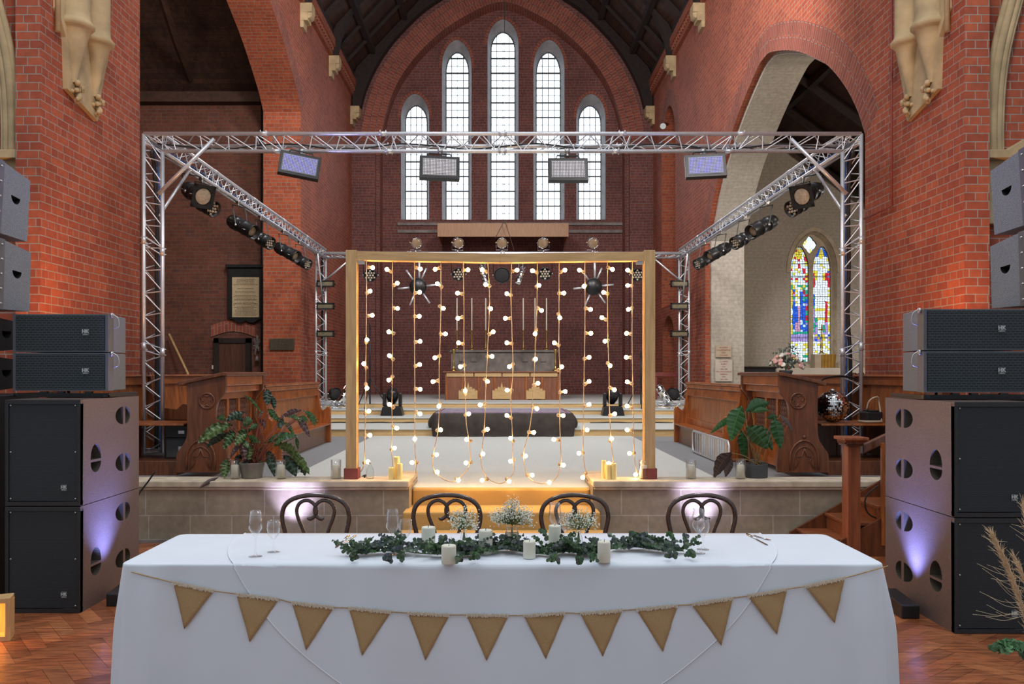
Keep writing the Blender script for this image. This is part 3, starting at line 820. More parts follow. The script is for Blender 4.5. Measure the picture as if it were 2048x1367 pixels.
for l in (0, 1):
    x0 = wc-ww+.05 if l == 0 else wc+.06; x1 = wc-.06 if l == 0 else wc+ww-.05
    # light head: each light is its own small lancet
    def lw(t, x0=x0, x1=x1):
        return 1. if t < .80 else max(.0, cos((t-.80)/.20*pi/2)**.8)
    ztl = at(0, 487, 23).z; nr, nc = 50, 7
    g = [[None]*(nc+1) for _ in range(nr+1)]
    for i in range(nr+1):
        t = i/nr
        for j in range(nc+1):
            u = j/nc; jx = random.uniform(-.03, .03) if 0 < j < nc else 0; jt = random.uniform(-.004, .004) if 0 < i < nr else 0
            uu = .5+(u+jx-.5)*lw(t+jt)
            g[i][j] = (x0+(x1-x0)*uu, 23.26, zb+(ztl-zb)*(t+jt))
    for i in range(nr):
        for j in range(nc):
            q = [g[i][j], g[i][j+1], g[i+1][j+1], g[i+1][j]]; cx = sum(p[0] for p in q)/4; cz = sum(p[2] for p in q)/4
            c = tuple(v_*.27 for v_ in panecol(l, (j+.5)/nc, (i+.5)/nr*.97))
            sg_.poly([(cx+(p[0]-cx)*.90, p[1], cz+(p[2]-cz)*.90) for p in q], tint=c)
            ld.poly([(p[0], p[1]+.01, p[2]) for p in q])
    for t in (.0, .21, .38, .56, .73, .84): ld.box(x0, x1, 23.24, 23.275, zb+(ztl-zb)*t-.008, zb+(ztl-zb)*t+.008)
# cut the lead so it frames each pane: edge tubes instead of a backing
ld2 = MB(); 
for f in ld.f:
    if len(f) == 4:
        P = [Vector(ld.v[i]) for i in f]
        if abs(P[0].y-23.27) < .002 and (P[0]-P[2]).length < .3:
            for a, b_ in ((0, 1), (1, 2)): ld2.tube([P[a]-Vector((0, .01, 0)), P[b_]-Vector((0, .01, 0))], .0055, 3, cap=False)
for l in (0, 1):
    x0 = wc-ww+.05 if l == 0 else wc+.06; x1 = wc-.06 if l == 0 else wc+ww-.05
    for t in (.0, .21, .38, .56, .73, .84): ld2.box(x0, x1, 23.24, 23.275, zb+(ztl-zb)*t-.008, zb+(ztl-zb)*t+.008)
# tracery: top quatrefoil pane + spandrel stone
zc_ = at(0, 487, 23).z; tc_ = Vector((wc-.03, 23.26, at(0, 487, 23).z))
for q in range(12):
    a0_, a1_ = 2*pi*q/12, 2*pi*(q+1)/12
    for r0_, r1_ in ((0, .45), (.5, 1.2)):
        sg_.poly([(tc_.x+.17*r_*cos(a_), 23.262, tc_.z+.21*r_*sin(a_)) for r_, a_ in ((r0_, a0_+.04), (r1_, a0_+.04), (r1_, a1_), (r0_, a1_))], tint=random.choice([(.24, .27, .26), (.25, .27, .24), (.17, .22, .27), (.21, .18, .04)] if r0_ else [(.18, .19, .18)]))
tr = MB()
W2 = lancet(wc, ww, at(0, 545, 23).z, at(0, 462, 23).z, zb)
holes = []
for l in (0, 1):
    x0 = wc-ww+.05 if l == 0 else wc+.06; x1 = wc-.06 if l == 0 else wc+ww-.05; ztl = at(0, 487, 23).z
    H = [(x0+(x1-x0)*(.5-.5*lw_), zb+(ztl-zb)*t) for t, lw_ in [(t_, 1. if t_ < .8 else max(.02, cos((t_-.8)/.2*pi/2)**.8)) for t_ in (0.002, .4, .8, .84, .88, .92, .96, .985)]]
    H = H+[(x0+x1-p[0], p[1]) for p in reversed(H)]
    holes.append(H)
holes.append([(tc_.x+.17*cos(k*pi/8)*(1+.16*cos(4*k*pi/8)), tc_.z+.21*sin(k*pi/8)*(1+.16*cos(4*k*pi/8))) for k in range(16)])
pierced(tr, W2, holes, lambda u, v, d: (u, 23.18+.1*d, v), 1.)
w = tr.build('window_6', 'stone'); struct(w)
ob = sg_.build('stained_panes', 'stained_glass', w, fix=False); ob2 = ld2.build('lead_lines', 'lead', w)
# pale sky backing is the real sky outside

# low arched aumbry niche backs and a rear wall behind the small arches, so no sky shows
mb = MB(); mb.box(5.95, 6.05, 23.1, 27, 0, 10.9); struct(mb.build('wall_vestry', 'red_brick'))
# ================================================================ LIGHTING RIG
def lacing(mb, A, B, pitch, off=0.):
    """zigzag rods between two parallel chords A=(a0,a1) and B=(b0,b1)"""
    a0, a1, b0, b1 = map(Vector, (A[0], A[1], B[0], B[1])); L = (a1-a0).length; n = max(2, round(L/pitch)); P = []
    for i in range(n+1):
        t = min(1, max(0, (i+off)/n)); P.append((a0.lerp(a1, t) if i % 2 == 0 else b0.lerp(b1, t)))
    for i in range(n): mb.tube([P[i], P[i+1]], .0075, 6, cap=False)
def truss_run(name, chords, parent, pitch=.175, joints=3):
    """three-chord aluminium truss; chords: list of (start, end)"""
    mb = MB()
    for i in range(3): lacing(mb, chords[i], chords[(i+1) % 3], pitch, .3*i)
    for q in range(joints+1):
        t = q/joints
        for dt in (-.012, .012):
            tt = min(1, max(0, t+dt)); P = [Vector(c[0]).lerp(Vector(c[1]), tt) for c in chords]
            for i in range(3): mb.tube([P[i], P[(i+1) % 3]], .0075, 6, cap=False)
    o = mb.build(name, 'aluminium', parent)
    for c in chords:
        m2 = MB(); a, b_ = Vector(c[0]), Vector(c[1]); m2.tube([a, b_], .0245, 14)
        for q in range(1, joints):
            p = a.lerp(b_, q/joints); d = (b_-a).normalized(); m2.tube([p-d*.05, p+d*.05], .029, 12)
            s_ = d.cross(Vector((0, 1, .3))).normalized()
            for dd in (-.035, .035): m2.tube([p+d*dd-s_*.045, p+d*dd+s_*.045], .006, 6)
        m2.build('chord', 'aluminium', o)
    return o
rig = thing('lighting_truss', (0, 10.5, .65), 'silver aluminium box truss frame standing around the chancel behind the wooden light frame', 'truss')
F0, B0, XO, XI, H1, H0, HB = 10.5, 20.2, 4.43, 4.20, 4.60, 4.385, .66
truss_run('front_beam', [((-XO, F0, H1), (XO, F0, H1)), ((-XI, F0, H0), (XI, F0, H0)), ((-XO, F0+.2, 4.50), (XO, F0+.2, 4.50))], rig, joints=6)
truss_run('back_beam', [((-XO, B0, H1-.1), (XO, B0, H1-.1)), ((-XI, B0, H0), (XI, B0, H0)), ((-XO, B0-.2, 4.45), (XO, B0-.2, 4.45))], rig, joints=4)
for s in (-1, 1):
    truss_run('front_upright', [((s*XO, F0, HB), (s*XO, F0, H1)), ((s*XI, F0, HB), (s*XI, F0, H0)), ((s*(XO+XI)/2, F0+.21, HB), (s*(XO+XI)/2, F0+.21, H1-.1))], rig, pitch=.14, joints=3)
    truss_run('back_upright', [((s*XO, B0, .95), (s*XO, B0, H1-.1)), ((s*XI, B0, .95), (s*XI, B0, H0)), ((s*(XO+XI)/2, B0+.21, .95), (s*(XO+XI)/2, B0+.21, H1-.1))], rig, joints=3)
    truss_run('side_beam', [((s*XI, F0, H1-.005), (s*XI, B0, H1-.03)), ((s*XI, F0, H0), (s*XI, B0, H0)), ((s*(XO-.01), F0, 4.49), (s*(XO-.01), B0, 4.47))], rig, joints=5)
    MB().tube([(s*3.55, F0-.03, 4.53), (s*4.24, F0-.03, 3.85)], .024, 10).build('brace', 'aluminium', rig)
    MB().tube([(s*4.2, F0+.9, 4.36), (s*4.3, F0+.12, 3.6)], .02, 8).build('brace', 'aluminium', rig)
    MB().tube([(s*3.55, B0-.03, 4.40), (s*4.2, B0-.03, 3.85)], .02, 8).build('brace', 'aluminium', rig)
    MB().tube([(s*4.2, B0-.9, 4.36), (s*4.25, B0-.08, 3.3)], .02, 8).build('brace', 'aluminium', rig)
    mb = MB(); mb.box(min(s*4.12, s*4.52), max(s*4.12, s*4.52), F0-.1, F0+.32, .645, .662); mb.build('base_plate', 'steel', rig)
    mb = MB(); mb.box(min(s*4.12, s*4.52), max(s*4.12, s*4.52), B0-.1, B0+.32, .95, .965); mb.build('base_plate', 'steel', rig)
# cables tied along the trusses
def truss_cable(name, pts, r, mat, *a): return MB().tube(arc(pts, 6), r, 6).build(name, mat, rig)
def cable(name, pts, r, mat, label, k=6, group=None):
    return tag(MB().tube(arc(pts, k), r, 6).build(name, mat), label, 'cable', group)
random.seed(5)
for s, w in ((-1, 'left'), (1, 'right')):
    pts = [(s*4.33+random.uniform(-.02, .02), F0+.12, z) for z in (.7, 1.2, 1.8, 2.4, 3., 3.6, 4.2, 4.42)]+[(s*4.30, F0+1.5, 4.46), (s*4.32, F0+4, 4.45), (s*4.30, F0+7, 4.46), (s*4.31, B0-.3, 4.44), (s*4.31, B0+.1, 4.2), (s*4.31, B0+.1, 1.1)]
    truss_cable('cable_bundle', pts, .026, 'cable_black', 'thick bundle of black cables inside the %s side of the truss' % w)
    truss_cable('blue_cable', [(p[0]-s*.035, p[1]+.02, p[2]+.02) for p in pts[:-2]], .011, 'cable_blue', 'blue power cable clipped along the %s side of the truss' % w)
pts = [(x, F0+.1, 4.47+.035*sin(x*4)) for x in [-4.3+i*.43 for i in range(21)]]
truss_cable('loose_cable', pts, .010, 'cable_black', 'thin black cable running loosely through the front truss beam')
pts = [(x, F0+.05, 4.42+.03*sin(x*9)) for x in [.6+i*.2 for i in range(18)]]
truss_cable('loose_cable', pts, .007, 'cable_black', 'tangled black cable on the lower chord of the front beam near the right')

# ---- stage lanterns
def basis(d):
    d = Vector(d).normalized(); up = Vector((0, 0, 1)); x = d.cross(up).normalized(); return d, x, x.cross(d)
def lantern(pos, d, r, L, kind, hang, label, group=None, body='black_metal', name='stage_lamp', stand=False):
    """kind: par (open can), gel (square gel frame, frosted lens), led (ten LED lenses), spot (blank disc)"""
    pos = Vector(pos); d, x, u = basis(d)
    t = thing(name, pos, label, 'stage light', group)
    back = pos-d*L*.5
    mb = MB()
    mb.lathe([(0, 0), (r*.55, .0), (r*.78, L*.06), (r*.88, L*.16), (r*.88, L*.30), (r*.97, L*.32), (r*.97, L*.35), (r*.88, L*.37), (r*.92, L*.62), (r*.99, L*.64), (r*.99, L*.67), (r*.92, L*.69), (r, L*.98), (r, L), (r*.93, L), (r*.90, L*.8), (r*.2, L*.78)], back, d, 24)
    for q in range(5): mb.tube([back+d*L*.12+(x*cos(q*1.25)+u*sin(q*1.25))*r*.87, back+d*L*.30+(x*cos(q*1.25)+u*sin(q*1.25))*r*.90], .006, 4)
    mb.build('can', body, t)
    if kind == 'led':
        n = 0
        for i, (a_, b_) in enumerate([(0, 0)]+[(.42*cos(k*pi/3), .42*sin(k*pi/3)) for k in range(6)]+[(.72*cos(k*pi/3+.5), .72*sin(k*pi/3+.5)) for k in range(6)]):
            MB().lathe([(0, .012), (r*.13, .008), (r*.16, 0), (r*.17, -.01)], pos+d*(L*.40)+(x*a_+u*b_)*r, d, 10).build('led_lens', 'tan_lens', t)
    else:
        lm = {'gel': 'tan_lens', 'par': 'lens_amber', 'spot': 'black_hole', 'open': 'lens_amber'}[kind]
        rl = r*(.86 if kind != 'par' else .62)
        MB().lathe([(0, .02), (rl*.6, .015), (rl, 0)], pos+d*(L*(.49 if kind == 'gel' else .40)), d, 24).build('lens', lm, t)
    if kind == 'gel':
        M = Matrix((x, d, u)).transposed().to_4x4()
        mb = MB(); s_ = r*1.25
        c0 = pos+d*L*.5
        for a_, b_, w_, h_ in ((0, s_*.86, 2*s_, s_*.28), (0, -s_*.86, 2*s_, s_*.28), (s_*.86, 0, s_*.28, 2*s_), (-s_*.86, 0, s_*.28, 2*s_)):
            mb.cbox(c0+x*a_+u*b_, (w_, .015, h_), M=M)
        for a_, b_ in ((.62, .62), (-.62, .62), (.62, -.62), (-.62, -.62)): mb.cbox(c0+x*a_*s_+u*b_*s_, (s_*.3, .012, s_*.3), M=M @ Matrix.Rotation(pi/4, 4, 'Y'))
        mb.build('gel_frame', 'black_metal', t)
    if kind in ('par', 'gel', 'open'):
        mb = MB(); mb.tube([pos+d*L*.36+x*r*.9, pos+d*L*.36+x*r*1.15, pos+d*L*.30+x*r*1.25], .006, 5); mb.tube([pos+d*L*.36-u*r*.9, pos+d*L*.36-u*r*1.15], .006, 5)
        mb.build('clip', 'steel', t)
    hang = Vector(hang)
    # yoke
    hu = (hang-pos).normalized(); hx = x
    ym = MB(); h_ = (hang-pos).length*.82; top = pos+hu*h_
    ym.tube([pos+hx*r*1.02, pos+hx*r*1.08, pos+hx*r*1.08+hu*h_, pos-hx*r*1.08+hu*h_, pos-hx*r*1.08, pos-hx*r*1.02], .011, 4, up=hu)
    ym.build('yoke', 'chrome' if body == 'chrome' else 'black_metal', t)
    for q_ in (-1, 1): MB().sphere(pos+hx*r*1.12*q_, .02, 8, 6).build('knob', 'steel' if body != 'chrome' else 'brass', t)
    MB().tube([top, hang], .014, 8).tube([hang-hx*.02, hang+hx*.02], .036, 10).build('clamp', 'steel', t)
    return t
side = [(383, 392, 'gel', .125, .46, 'large black lantern with frosted square-framed lens'),
        (412, 410, 'led', .118, .34, 'black LED can lamp just past the large framed lantern'),
        (484, 452, 'par', .122, .58, 'long black can lamp, third back'),
        (528, 480, 'led', .118, .34, 'black LED can lamp, fourth back'),
        (573, 503, 'par', .122, .58, 'long black can lamp, fifth back'),
        (605, 523, 'led', .118, .34, 'rearmost black LED can lamp')]
for s, w in ((-1, 'left'), (1, 'right')):
    for (px, py, kind, r, L, lab) in side:
        Y = 4.16*FPX/(VX-px) if kind == 'x' else 4.12*FPX/(VX-px)
        p = at(px, py, Y); p.x = s*abs(p.x)
        d = (-s*.80, -.42, -.42) if kind != 'gel' else (-s*.72, -.62, -.36)
        if kind == 'gel': p = p-Vector((d[0]*.0, d[1]*.2, d[2]*.2))
        hang = Vector((s*4.2, p.y+.05, 4.36))
        lantern(p, d, r, L, kind, hang, lab+', %s truss arm' % w, 'lamps on the side trusses')
# chrome birdies standing on the back beam
names = ['leftmost', 'second from left', 'middle', 'second from right', 'rightmost']
for k, (px, tilt) in enumerate(((831, .35), (915, .35), (1004, 0), (1087, -.25), (1185, .1))):
    p = at(px, 485, B0); lantern(p, (tilt, -1, -.25), .125, .26, 'open', (p.x, B0, 4.53), 'small polished chrome spotlight standing on the back truss, %s of five' % names[k], 'chrome lamps on the back truss', body='chrome')
hanging = [(741, 550, 'led', 'black LED can hanging at the left end of the back truss'), (917, 548, 'led', 'black LED can hanging left of centre under the back truss'),
           (966, 548, 'bird', 'slim silver can hanging just left of the black disc lamp'), (1004, 550, 'spot', 'black lamp with blank front disc hanging at the middle of the back truss'),
           (1042, 550, 'bird', 'slim silver can hanging just right of the black disc lamp'), (1090, 547, 'led', 'black LED can hanging right of centre under the back truss'),
           (1274, 549, 'led', 'black LED can hanging at the right end of the back truss')]
for px, py, kind, lab in hanging:
    p = at(px, py, B0); h = (p.x, B0, 4.36)
    if kind == 'bird': lantern(p, ((.35 if px < 1000 else -.35), -.2, -1), .085, .42, 'open', h, lab, 'lamps under the back truss', body='chrome')
    elif kind == 'led': lantern(p, (-.05 if px > 1000 else .05, -1, -.2), .155, .26, 'led', h, lab, 'lamps under the back truss')
    else: lantern(p, (0, -1, -.15), .19, .22, 'spot', h, lab, 'lamps under the back truss')
# sunburst effects
for px, lab in ((836, 'left'), (1187, 'right')):
    c = at(px, 573, B0-.1); t = thing('sunburst_effect', c, 'black disc with radiating silver tubes hanging below the %s part of the back truss' % lab, 'stage light')
    MB().lathe([(0, -.1), (.17, -.1), (.2, -.05), (.2, .05), (.12, .1), (0, .1)], c, (0, 1, 0), 16).build('hub', 'black_metal', t)
    for k in range(6):
        an = k*pi/3+.1; v = Vector((cos(an), 0, sin(an))); MB().tube([c+v*.2, c+v*.48], .022, 8).build('silver_tube', 'aluminium', t)
    MB().tube([c+Vector((.03, 0, .15)), (c.x+.03, c.y, 4.36)], .028, 8).build('hanging_tube', 'aluminium', t)
# blinders on the back uprights
for s, w in ((-1, 'left'), (1, 'right')):
    for k, (py, nm) in enumerate(((567, 'top'), (612, 'middle'), (667, 'lowest'))):
        c = at(1005+s*354, py, B0-.1)
        t = thing('linear_floodlight', c, 'slim rectangular floodlight with amber glass on the %s back upright, %s of three' % (w, nm), 'floodlight', 'floodlights on the back uprights')
        mb = MB(); mb.box(c.x-.20, c.x+.20, c.y-.06, c.y+.08, c.z-.075, c.z-.055); mb.box(c.x-.2, c.x+.2, c.y-.06, c.y+.08, c.z+.055, c.z+.075)
        mb.box(c.x-.2, c.x-.18, c.y-.06, c.y+.08, c.z-.07, c.z+.07); mb.box(c.x+.18, c.x+.2, c.y-.06, c.y+.08, c.z-.07, c.z+.07); mb.box(c.x-.18, c.x+.18, c.y+.04, c.y+.08, c.z-.06, c.z+.06)
        mb.build('housing', 'black_metal', t)
        MB().box(c.x-.175, c.x+.175, c.y-.03, c.y+.02, c.z-.05, c.z+.05).build('glass', 'blinder_glass', t)
        MB().tube([(c.x-.22, c.y, c.z), (c.x-.22, c.y+.12, c.z), (c.x+.22, c.y+.12, c.z), (c.x+.22, c.y, c.z)], .01, 4).build('bracket', 'black_metal', t)
# LED wash panels under the front beam
for k, (px, py, lit, yaw, lab) in enumerate(((599, 332, True, .25, 'leftmost, glowing violet'), (879, 337, False, .10, 'second from left, dim grey'), (1136, 341, False, 0, 'third from left, dim grey'), (1411, 333, True, -.12, 'rightmost, glowing violet'))):
    c = at(px, py, F0-.12); t = thing('led_wash_panel', c, 'rectangular LED wash panel hung under the front truss beam, '+lab, 'stage light', 'LED panels on the front beam')
    M = Matrix.Rotation(yaw*.6, 4, 'Y') @ Matrix.Rotation(yaw, 4, 'Z') @ Matrix.Rotation(-.35, 4, 'X')
    if k != 0: M = Matrix.Rotation(yaw*.2, 4, 'Y') @ Matrix.Rotation(yaw, 4, 'Z') @ Matrix.Rotation(-.30, 4, 'X')
    w_, h_ = .49, .31
    MB().cbox(c, (w_, .07, h_), M=Matrix(M)).build('housing', 'black_metal', t, bevel=.004)
    T = Matrix.Translation(c) @ M; mb = MB()
    mb.cbox(T @ Vector((0, -.037, 0)), (w_-.07, .004, h_-.07), M=Matrix(M)); mb.build('front_plate', 'badge' if not lit else 'array_frame', t)
    mb = MB()
    for i in range(22):
        for j in range(11):
            q = T @ Vector((-w_/2+.055+i*(w_-.11)/21, -.042, -h_/2+.055+j*(h_-.11)/10)); mb.cbox(q, (.009, .004, .010), M=Matrix(M))
    o = mb.build('leds', 'led_blue' if lit else 'led_dim', t)
    MB().tube([T @ Vector((-.15, 0, h_/2)), T @ Vector((-.13, .0, h_/2+.05)), T @ Vector((.13, 0, h_/2+.05)), T @ Vector((.15, 0, h_/2))], .010, 6).build('bracket', 'black_metal', t)
    MB().tube([T @ Vector((0, 0, h_/2+.04)), (c.x, F0, 4.36)], .018, 8).tube([(c.x-.03, F0, H0), (c.x+.03, F0, H0)], .036, 10).build('clamp', 'steel', t)
    if lit: light('led_panel_light', 'AREA', T @ Vector((0, -.06, 0)), 10, (.45, .42, 1), T @ Vector((0, -1, 0)), size=.3)

# ================================================================ WOODEN LIGHT FRAME with festoon strings
FY = 8.44
fr = thing('timber_goalpost', (0, FY, .60), 'large pale timber goalpost frame hung with festoon bulbs at the top of the steps', 'frame')
for s, w in ((-1, 'left'), (1, 'right')):
    a, b_ = at(693 if s < 0 else 1309, 0, FY).x, at(714.5 if s < 0 else 1287, 0, FY).x
    a, b_ = sorted((a, b_))
    MB().box(a, b_, FY-.045, FY+.08, .60, at(0, 501, FY).z).build('post', 'pine', fr, bevel=.003)
    MB().box(a-.016, b_+.016, FY-.06, FY+.095, .60, .60+.105).build('post_shoe', 'red_maroon', fr)
xa, xb = at(714.5, 0, FY).x, at(1287, 0, FY).x; xm = at(1000, 0, FY).x
zt0, zt1, zt2 = at(0, 503, FY).z, at(0, 508, FY).z, at(0, 504, FY).z; hh = .088
for (x0, x1, z0, z1) in ((xa, xm, zt0, zt1), (xm, xb, zt1, zt2)):
    mb = MB(); mb.prism([(x0, FY-.04, z0-hh), (x1, FY-.04, z1-hh), (x1, FY-.04, z1), (x0, FY-.04, z0)], (0, .11, 0)); mb.build('header_beam', 'pine_beam', fr, bevel=.003)
for x_, z_ in ((xa, zt0), (xb-.07, zt2)): MB().box(x_, x_+.07, FY-.02, FY+.06, z_-hh-.03, z_-hh).build('corner_bracket', 'steel', fr)
# festoon: bulbs are listed as seen in the photograph, x,y
def cr2(l, oy=450.): return [(680+x/2.909, oy+y/2.909) for x, y in l]
S = {}
S[1] = (cr2([(190,247),(176,383),(188,524),(157,666),(138,805),(157,948),(168,1081),(175,1221)])+cr2([(163,75)],897), [(733,525),(733,600),(732,700),(731,800),(730,870),(729,920),(726,935),(718,947)])
S[2] = (cr2([(272,257),(334,337),(336,484),(283,620),(287,758),(283,901),(287,1042),(331,1180),(317,1296)]), [(785,525),(785,600),(785,700),(784,800),(784,860),(783,898),(786,935),(788,950)])
S[3] = (cr2([(468,255),(464,390),(462,530),(466,675),(464,810),(467,954),(466,1097),(435,1243)])+cr2([(418,80)],897), [(829,525),(828.5,600),(829,700),(829.5,790),(829.5,850),(830,900),(832,925),(832,946)])
S[4] = (cr2([(553,257),(566,340),(602,484),(614,632),(551,771),(540,910),(575,1053),(586,1190),(562,1334)])+cr2([(566,135),(689,183),(732,82)],897)+cr2([(745,260),(683,395),(685,542),(689,684),(700,823),(729,963),(749,1097),(736,1246)]),
        [(882,525),(882,600),(880,680),(878.5,740),(878.5,800),(876,860),(867,905),(865,930),(873,946),(890,959),(908,962),(920,953),(935,938),(941,920),(938,880),(932,840),(930,760),(928,700),(928,620),(927,560),(926,525)])
S[6] = (cr2([(827,259),(847,345),(877,486),(892,620),(886,763),(858,909),(815,1045),(858,1186),(832,1330)])+cr2([(826,183),(984,190),(992,72)],897)+cr2([(1031,261),(970,398),(961,542),(970,684),(985,823),(972,959),(970,1106),(992,1238)]),
        [(976,525),(979,600),(975,700),(972,760),(970,830),(965,890),(962,925),(971,949),(985,962),(1002,966),(1018,958),(1028,940),(1026,920),(1025,870),(1022,800),(1026,740),(1024,660),(1022,590),(1023,525)])
S[8] = (cr2([(1119,265),(1158,350),(1173,496),(1135,632),(1138,779),(1152,919),(1146,1067),(1128,1205),(1080,1342)])+cr2([(1119,153),(1218,195),(1300,95)],897)+cr2([(1309,261),(1303,395),(1279,539),(1247,684),(1291,823),(1311,967),(1299,1107),(1243,1246)]),
        [(1075,525),(1074,600),(1071,690),(1067,770),(1063,830),(1056,870),(1047,905),(1050,935),(1058,955),(1075,965),(1095,965),(1112,955),(1120,935),(1122,920),(1121,880),(1119,830),(1120,760),(1118,690),(1118,600),(1118,525)])
S[10] = (cr2([(1392,261),(1420,355),(1458,490),(1460,629),(1450,768),(1450,908),(1450,1042),(1438,1190),(1390,1326)])+cr2([(1412,167)],897), [(1170,525),(1170,600),(1169,700),(1167,800),(1167,860),(1166,900),(1168,925),(1172,946)])
S[11] = (cr2([(1586,257),(1533,391),(1523,537),(1541,675),(1572,817),(1597,957),(1599,1097),(1581,1241)])+cr2([(1563,85)],897), [(1215,525),(1215,600),(1216,680),(1218,750),(1219,820),(1222,880),(1226,915),(1228,938)])
S[12] = (cr2([(1673,261),(1673,351),(1677,490),(1667,629),(1665,768),(1671,911),(1669,1051),(1670,1190),(1684,1327)])+cr2([(1720,150)],897), [(1265,525),(1264.5,600),(1264.5,700),(1266,780),(1267,850),(1268,900),(1270,925),(1274,946)])
words = {1: 'first festoon string beside the left post', 2: 'second festoon string from the left post', 3: 'third festoon string from the left post', 4: 'festoon string, left of the three that loop up again', 6: 'festoon string, middle one of the three that loop up again',
         8: 'festoon string, right of the three that loop up again', 10: 'third festoon string from the right post', 11: 'second festoon string from the right post', 12: 'last festoon string beside the right post'}
sock = MB(); sock.lathe([(0, 0), (.016, 0), (.019, .008), (.019, .022), (.014, .026), (.014, .048), (.0, .048)], n=12); sock_me = sock.build('lamp_holder', 'cable_tan'); bl = MB()
bl.sphere((0, 0, .067), .0205, 14, 10); bulb0 = bl.build('bulb', 'bulb_glow'); sm, bmh = sock_me.data, bulb0.data
bpy.data.objects.remove(sock_me); bpy.data.objects.remove(bulb0)
for k, (bulbs, path) in S.items():
    c0 = at(path[0][0], 505, FY)
    t = thing('festoon_string', c0, words[k]+' in the timber frame', 'string lights', 'festoon strings in the timber frame')
    random.seed(k); yc = FY+.02
    pw = [at(x, y, yc+random.uniform(-.012, .012)) for x, y in path]
    if path[0][1] < 530: pw = [at(path[0][0], 516, yc)]+pw
    if k in (4, 6, 8): pw = pw+[at(path[-1][0], 516, yc)]
    cur = arc(pw, 6)
    MB().tube(cur, .0045, 6).build('cable', 'cable_tan', t)
    for (x, y) in bulbs:
        B = at(x, y, yc-.01)
        # the holder is clipped on the cable at the nearest point of its side
        side_ = [p for p in cur]
        q = min(side_, key=lambda p: (p.z-B.z)**2*4+(p.x-B.x)**2)
        d = (B-q); d.y -= .02
        if d.length < .015: d = Vector((.2, -1, 0))
        dn = d.normalized(); base = B-dn*.068
        h = bpy.data.objects.new('lamp_holder', sm); COL.objects.link(h); h.parent = t; h.location = base-c0
        h.rotation_euler = dn.to_track_quat('Z', 'Y').to_euler()
        b2 = bpy.data.objects.new('bulb', bmh); COL.objects.link(b2); b2.parent = h
pts = [at(716+i*(1286-716)/24, 516+1.2*sin(i*1.3), FY+.02) for i in range(25)]
o = MB().tube(arc(pts, 3), .005, 6).build('feeder_cable', 'cable_tan'); tag(o, 'tan feeder cable stapled along the underside of the timber header beam', 'cable')

# ================================================================ LOUDSPEAKERS
def D(cu, cv, w, h, side_):
    """D-shaped outline; side_: direction of the flat edge l/r/b/t"""
    out = []
    for i in range(13):
        a = -pi/2+pi*i/12; out.append((cos(a), sin(a)))
    P = [(-.0+p[0], p[1]) for p in out]
    P = [(p[0]-.5, p[1]*.5) for p in [(q[0]*1.0, q[1]) for q in P]]
    if side_ == 'r': P = [(-a, b_) for a, b_ in P][::-1]
    if side_ == 'b': P = [(b_, a) for a, b_ in P][::-1]
    if side_ == 't': P = [(b_, -a) for a, b_ in P]
    return [(cu+a*w, cv+b_*h) for a, b_ in P]
def subwoofer(xi, y0, z0, s, depth, label, badge_low, last):
    """xi: x of the inner side; s=-1 cabinet extends to the left; front face at y0"""
    W, Hh = .515, .735; xo = xi+s*W
    t = thing('subwoofer', ((xi+xo)/2, y0+depth/2, z0), label, 'loudspeaker', 'stacked subwoofers')
    mb = MB()
    lf = .02
    # inner side with pocket handles
    hl = []
    for (v0, v1) in ((.52, .66), (.165, .30)):
        vc = (v0+v1)/2; hl.append(D(.60, vc, .13, .135, 'r')); hl.append(D(.745, vc, .085, .135, 'l'))
    hl.append(D(.225, .355, .16, .11, 'b')); hl.append(D(.225, .245, .16, .075, 't'))
    to3 = lambda u, v, d: (xi+s*d, y0+u*depth/.95+0, z0+v)
    pierced(mb, [(0, lf*0), (.95, 0), (.95, Hh-.005), (0, Hh-.005)], hl, to3, .07, mi=0, mih=1, back=False, bottom=True)
    a, b_ = sorted((xo, xi)); y1 = y0+depth
    def q(*p): mb.poly(p)
    q((a, y0+.03, z0), (b_, y0+.03, z0), (b_, y1, z0), (a, y1, z0)); q((a, y0, z0+Hh-.005), (b_, y0, z0+Hh-.005), (b_, y1, z0+Hh-.005), (a, y1, z0+Hh-.005))
    q((a, y1, z0), (b_, y1, z0), (b_, y1, z0+Hh-.005), (a, y1, z0+Hh-.005)); q((xo, y0, z0), (xo, y1, z0), (xo, y1, z0+Hh-.005), (xo, y0, z0+Hh-.005))
    q((a, y0+.03, z0), (b_, y0+.03, z0), (b_, y0+.03, z0+Hh-.005), (a, y0+.03, z0+Hh-.005))
    mb.build('cabinet', ['sub_paint', 'recess'], t)
    rim = MB()
    for (x0, x1, za, zb_) in ((a, b_, 0, .03), (a, b_, Hh-.035, Hh-.005), (a, a+.022, .03, Hh-.035), (b_-.022, b_, .03, Hh-.035)): rim.box(x0, x1, y0-.004, y0+.035, z0+za, z0+zb_)
    rim.build('front_rim', 'black_paint', t, bevel=.003)
    g = MB().box(a+.024, b_-.024, y0+.004, y0+.02, z0+.033, z0+Hh-.038).build('grille', 'grille_fine', t)
    bx = (a+.78*W) if s < 0 else (a+.74*W)
    bz = z0+.125
    if not badge_low: bz = z0+.125
    b2 = MB().box(bx-.02, bx+.02, y0-.001, y0+.006, bz-.022, bz+.022).build('badge', 'badge', t)
    text('lettering', 'HK', .030, (bx, y0-.003, bz+.004), 'letter_grey', b2, bold=.0006); text('lettering', 'AUDIO', .009, (bx, y0-.003, bz-.014), 'letter_grey', b2)
    sc = MB()
    for u in (a+.035, b_-.035):
        for v in (.05, .37, .69): sc.lathe([(0, .004), (.005, .004), (.006, 0)], (u, y0+.002, z0+v), (0, -1, 0), 8)
    sc.build('screws', 'steel', t)
    return t
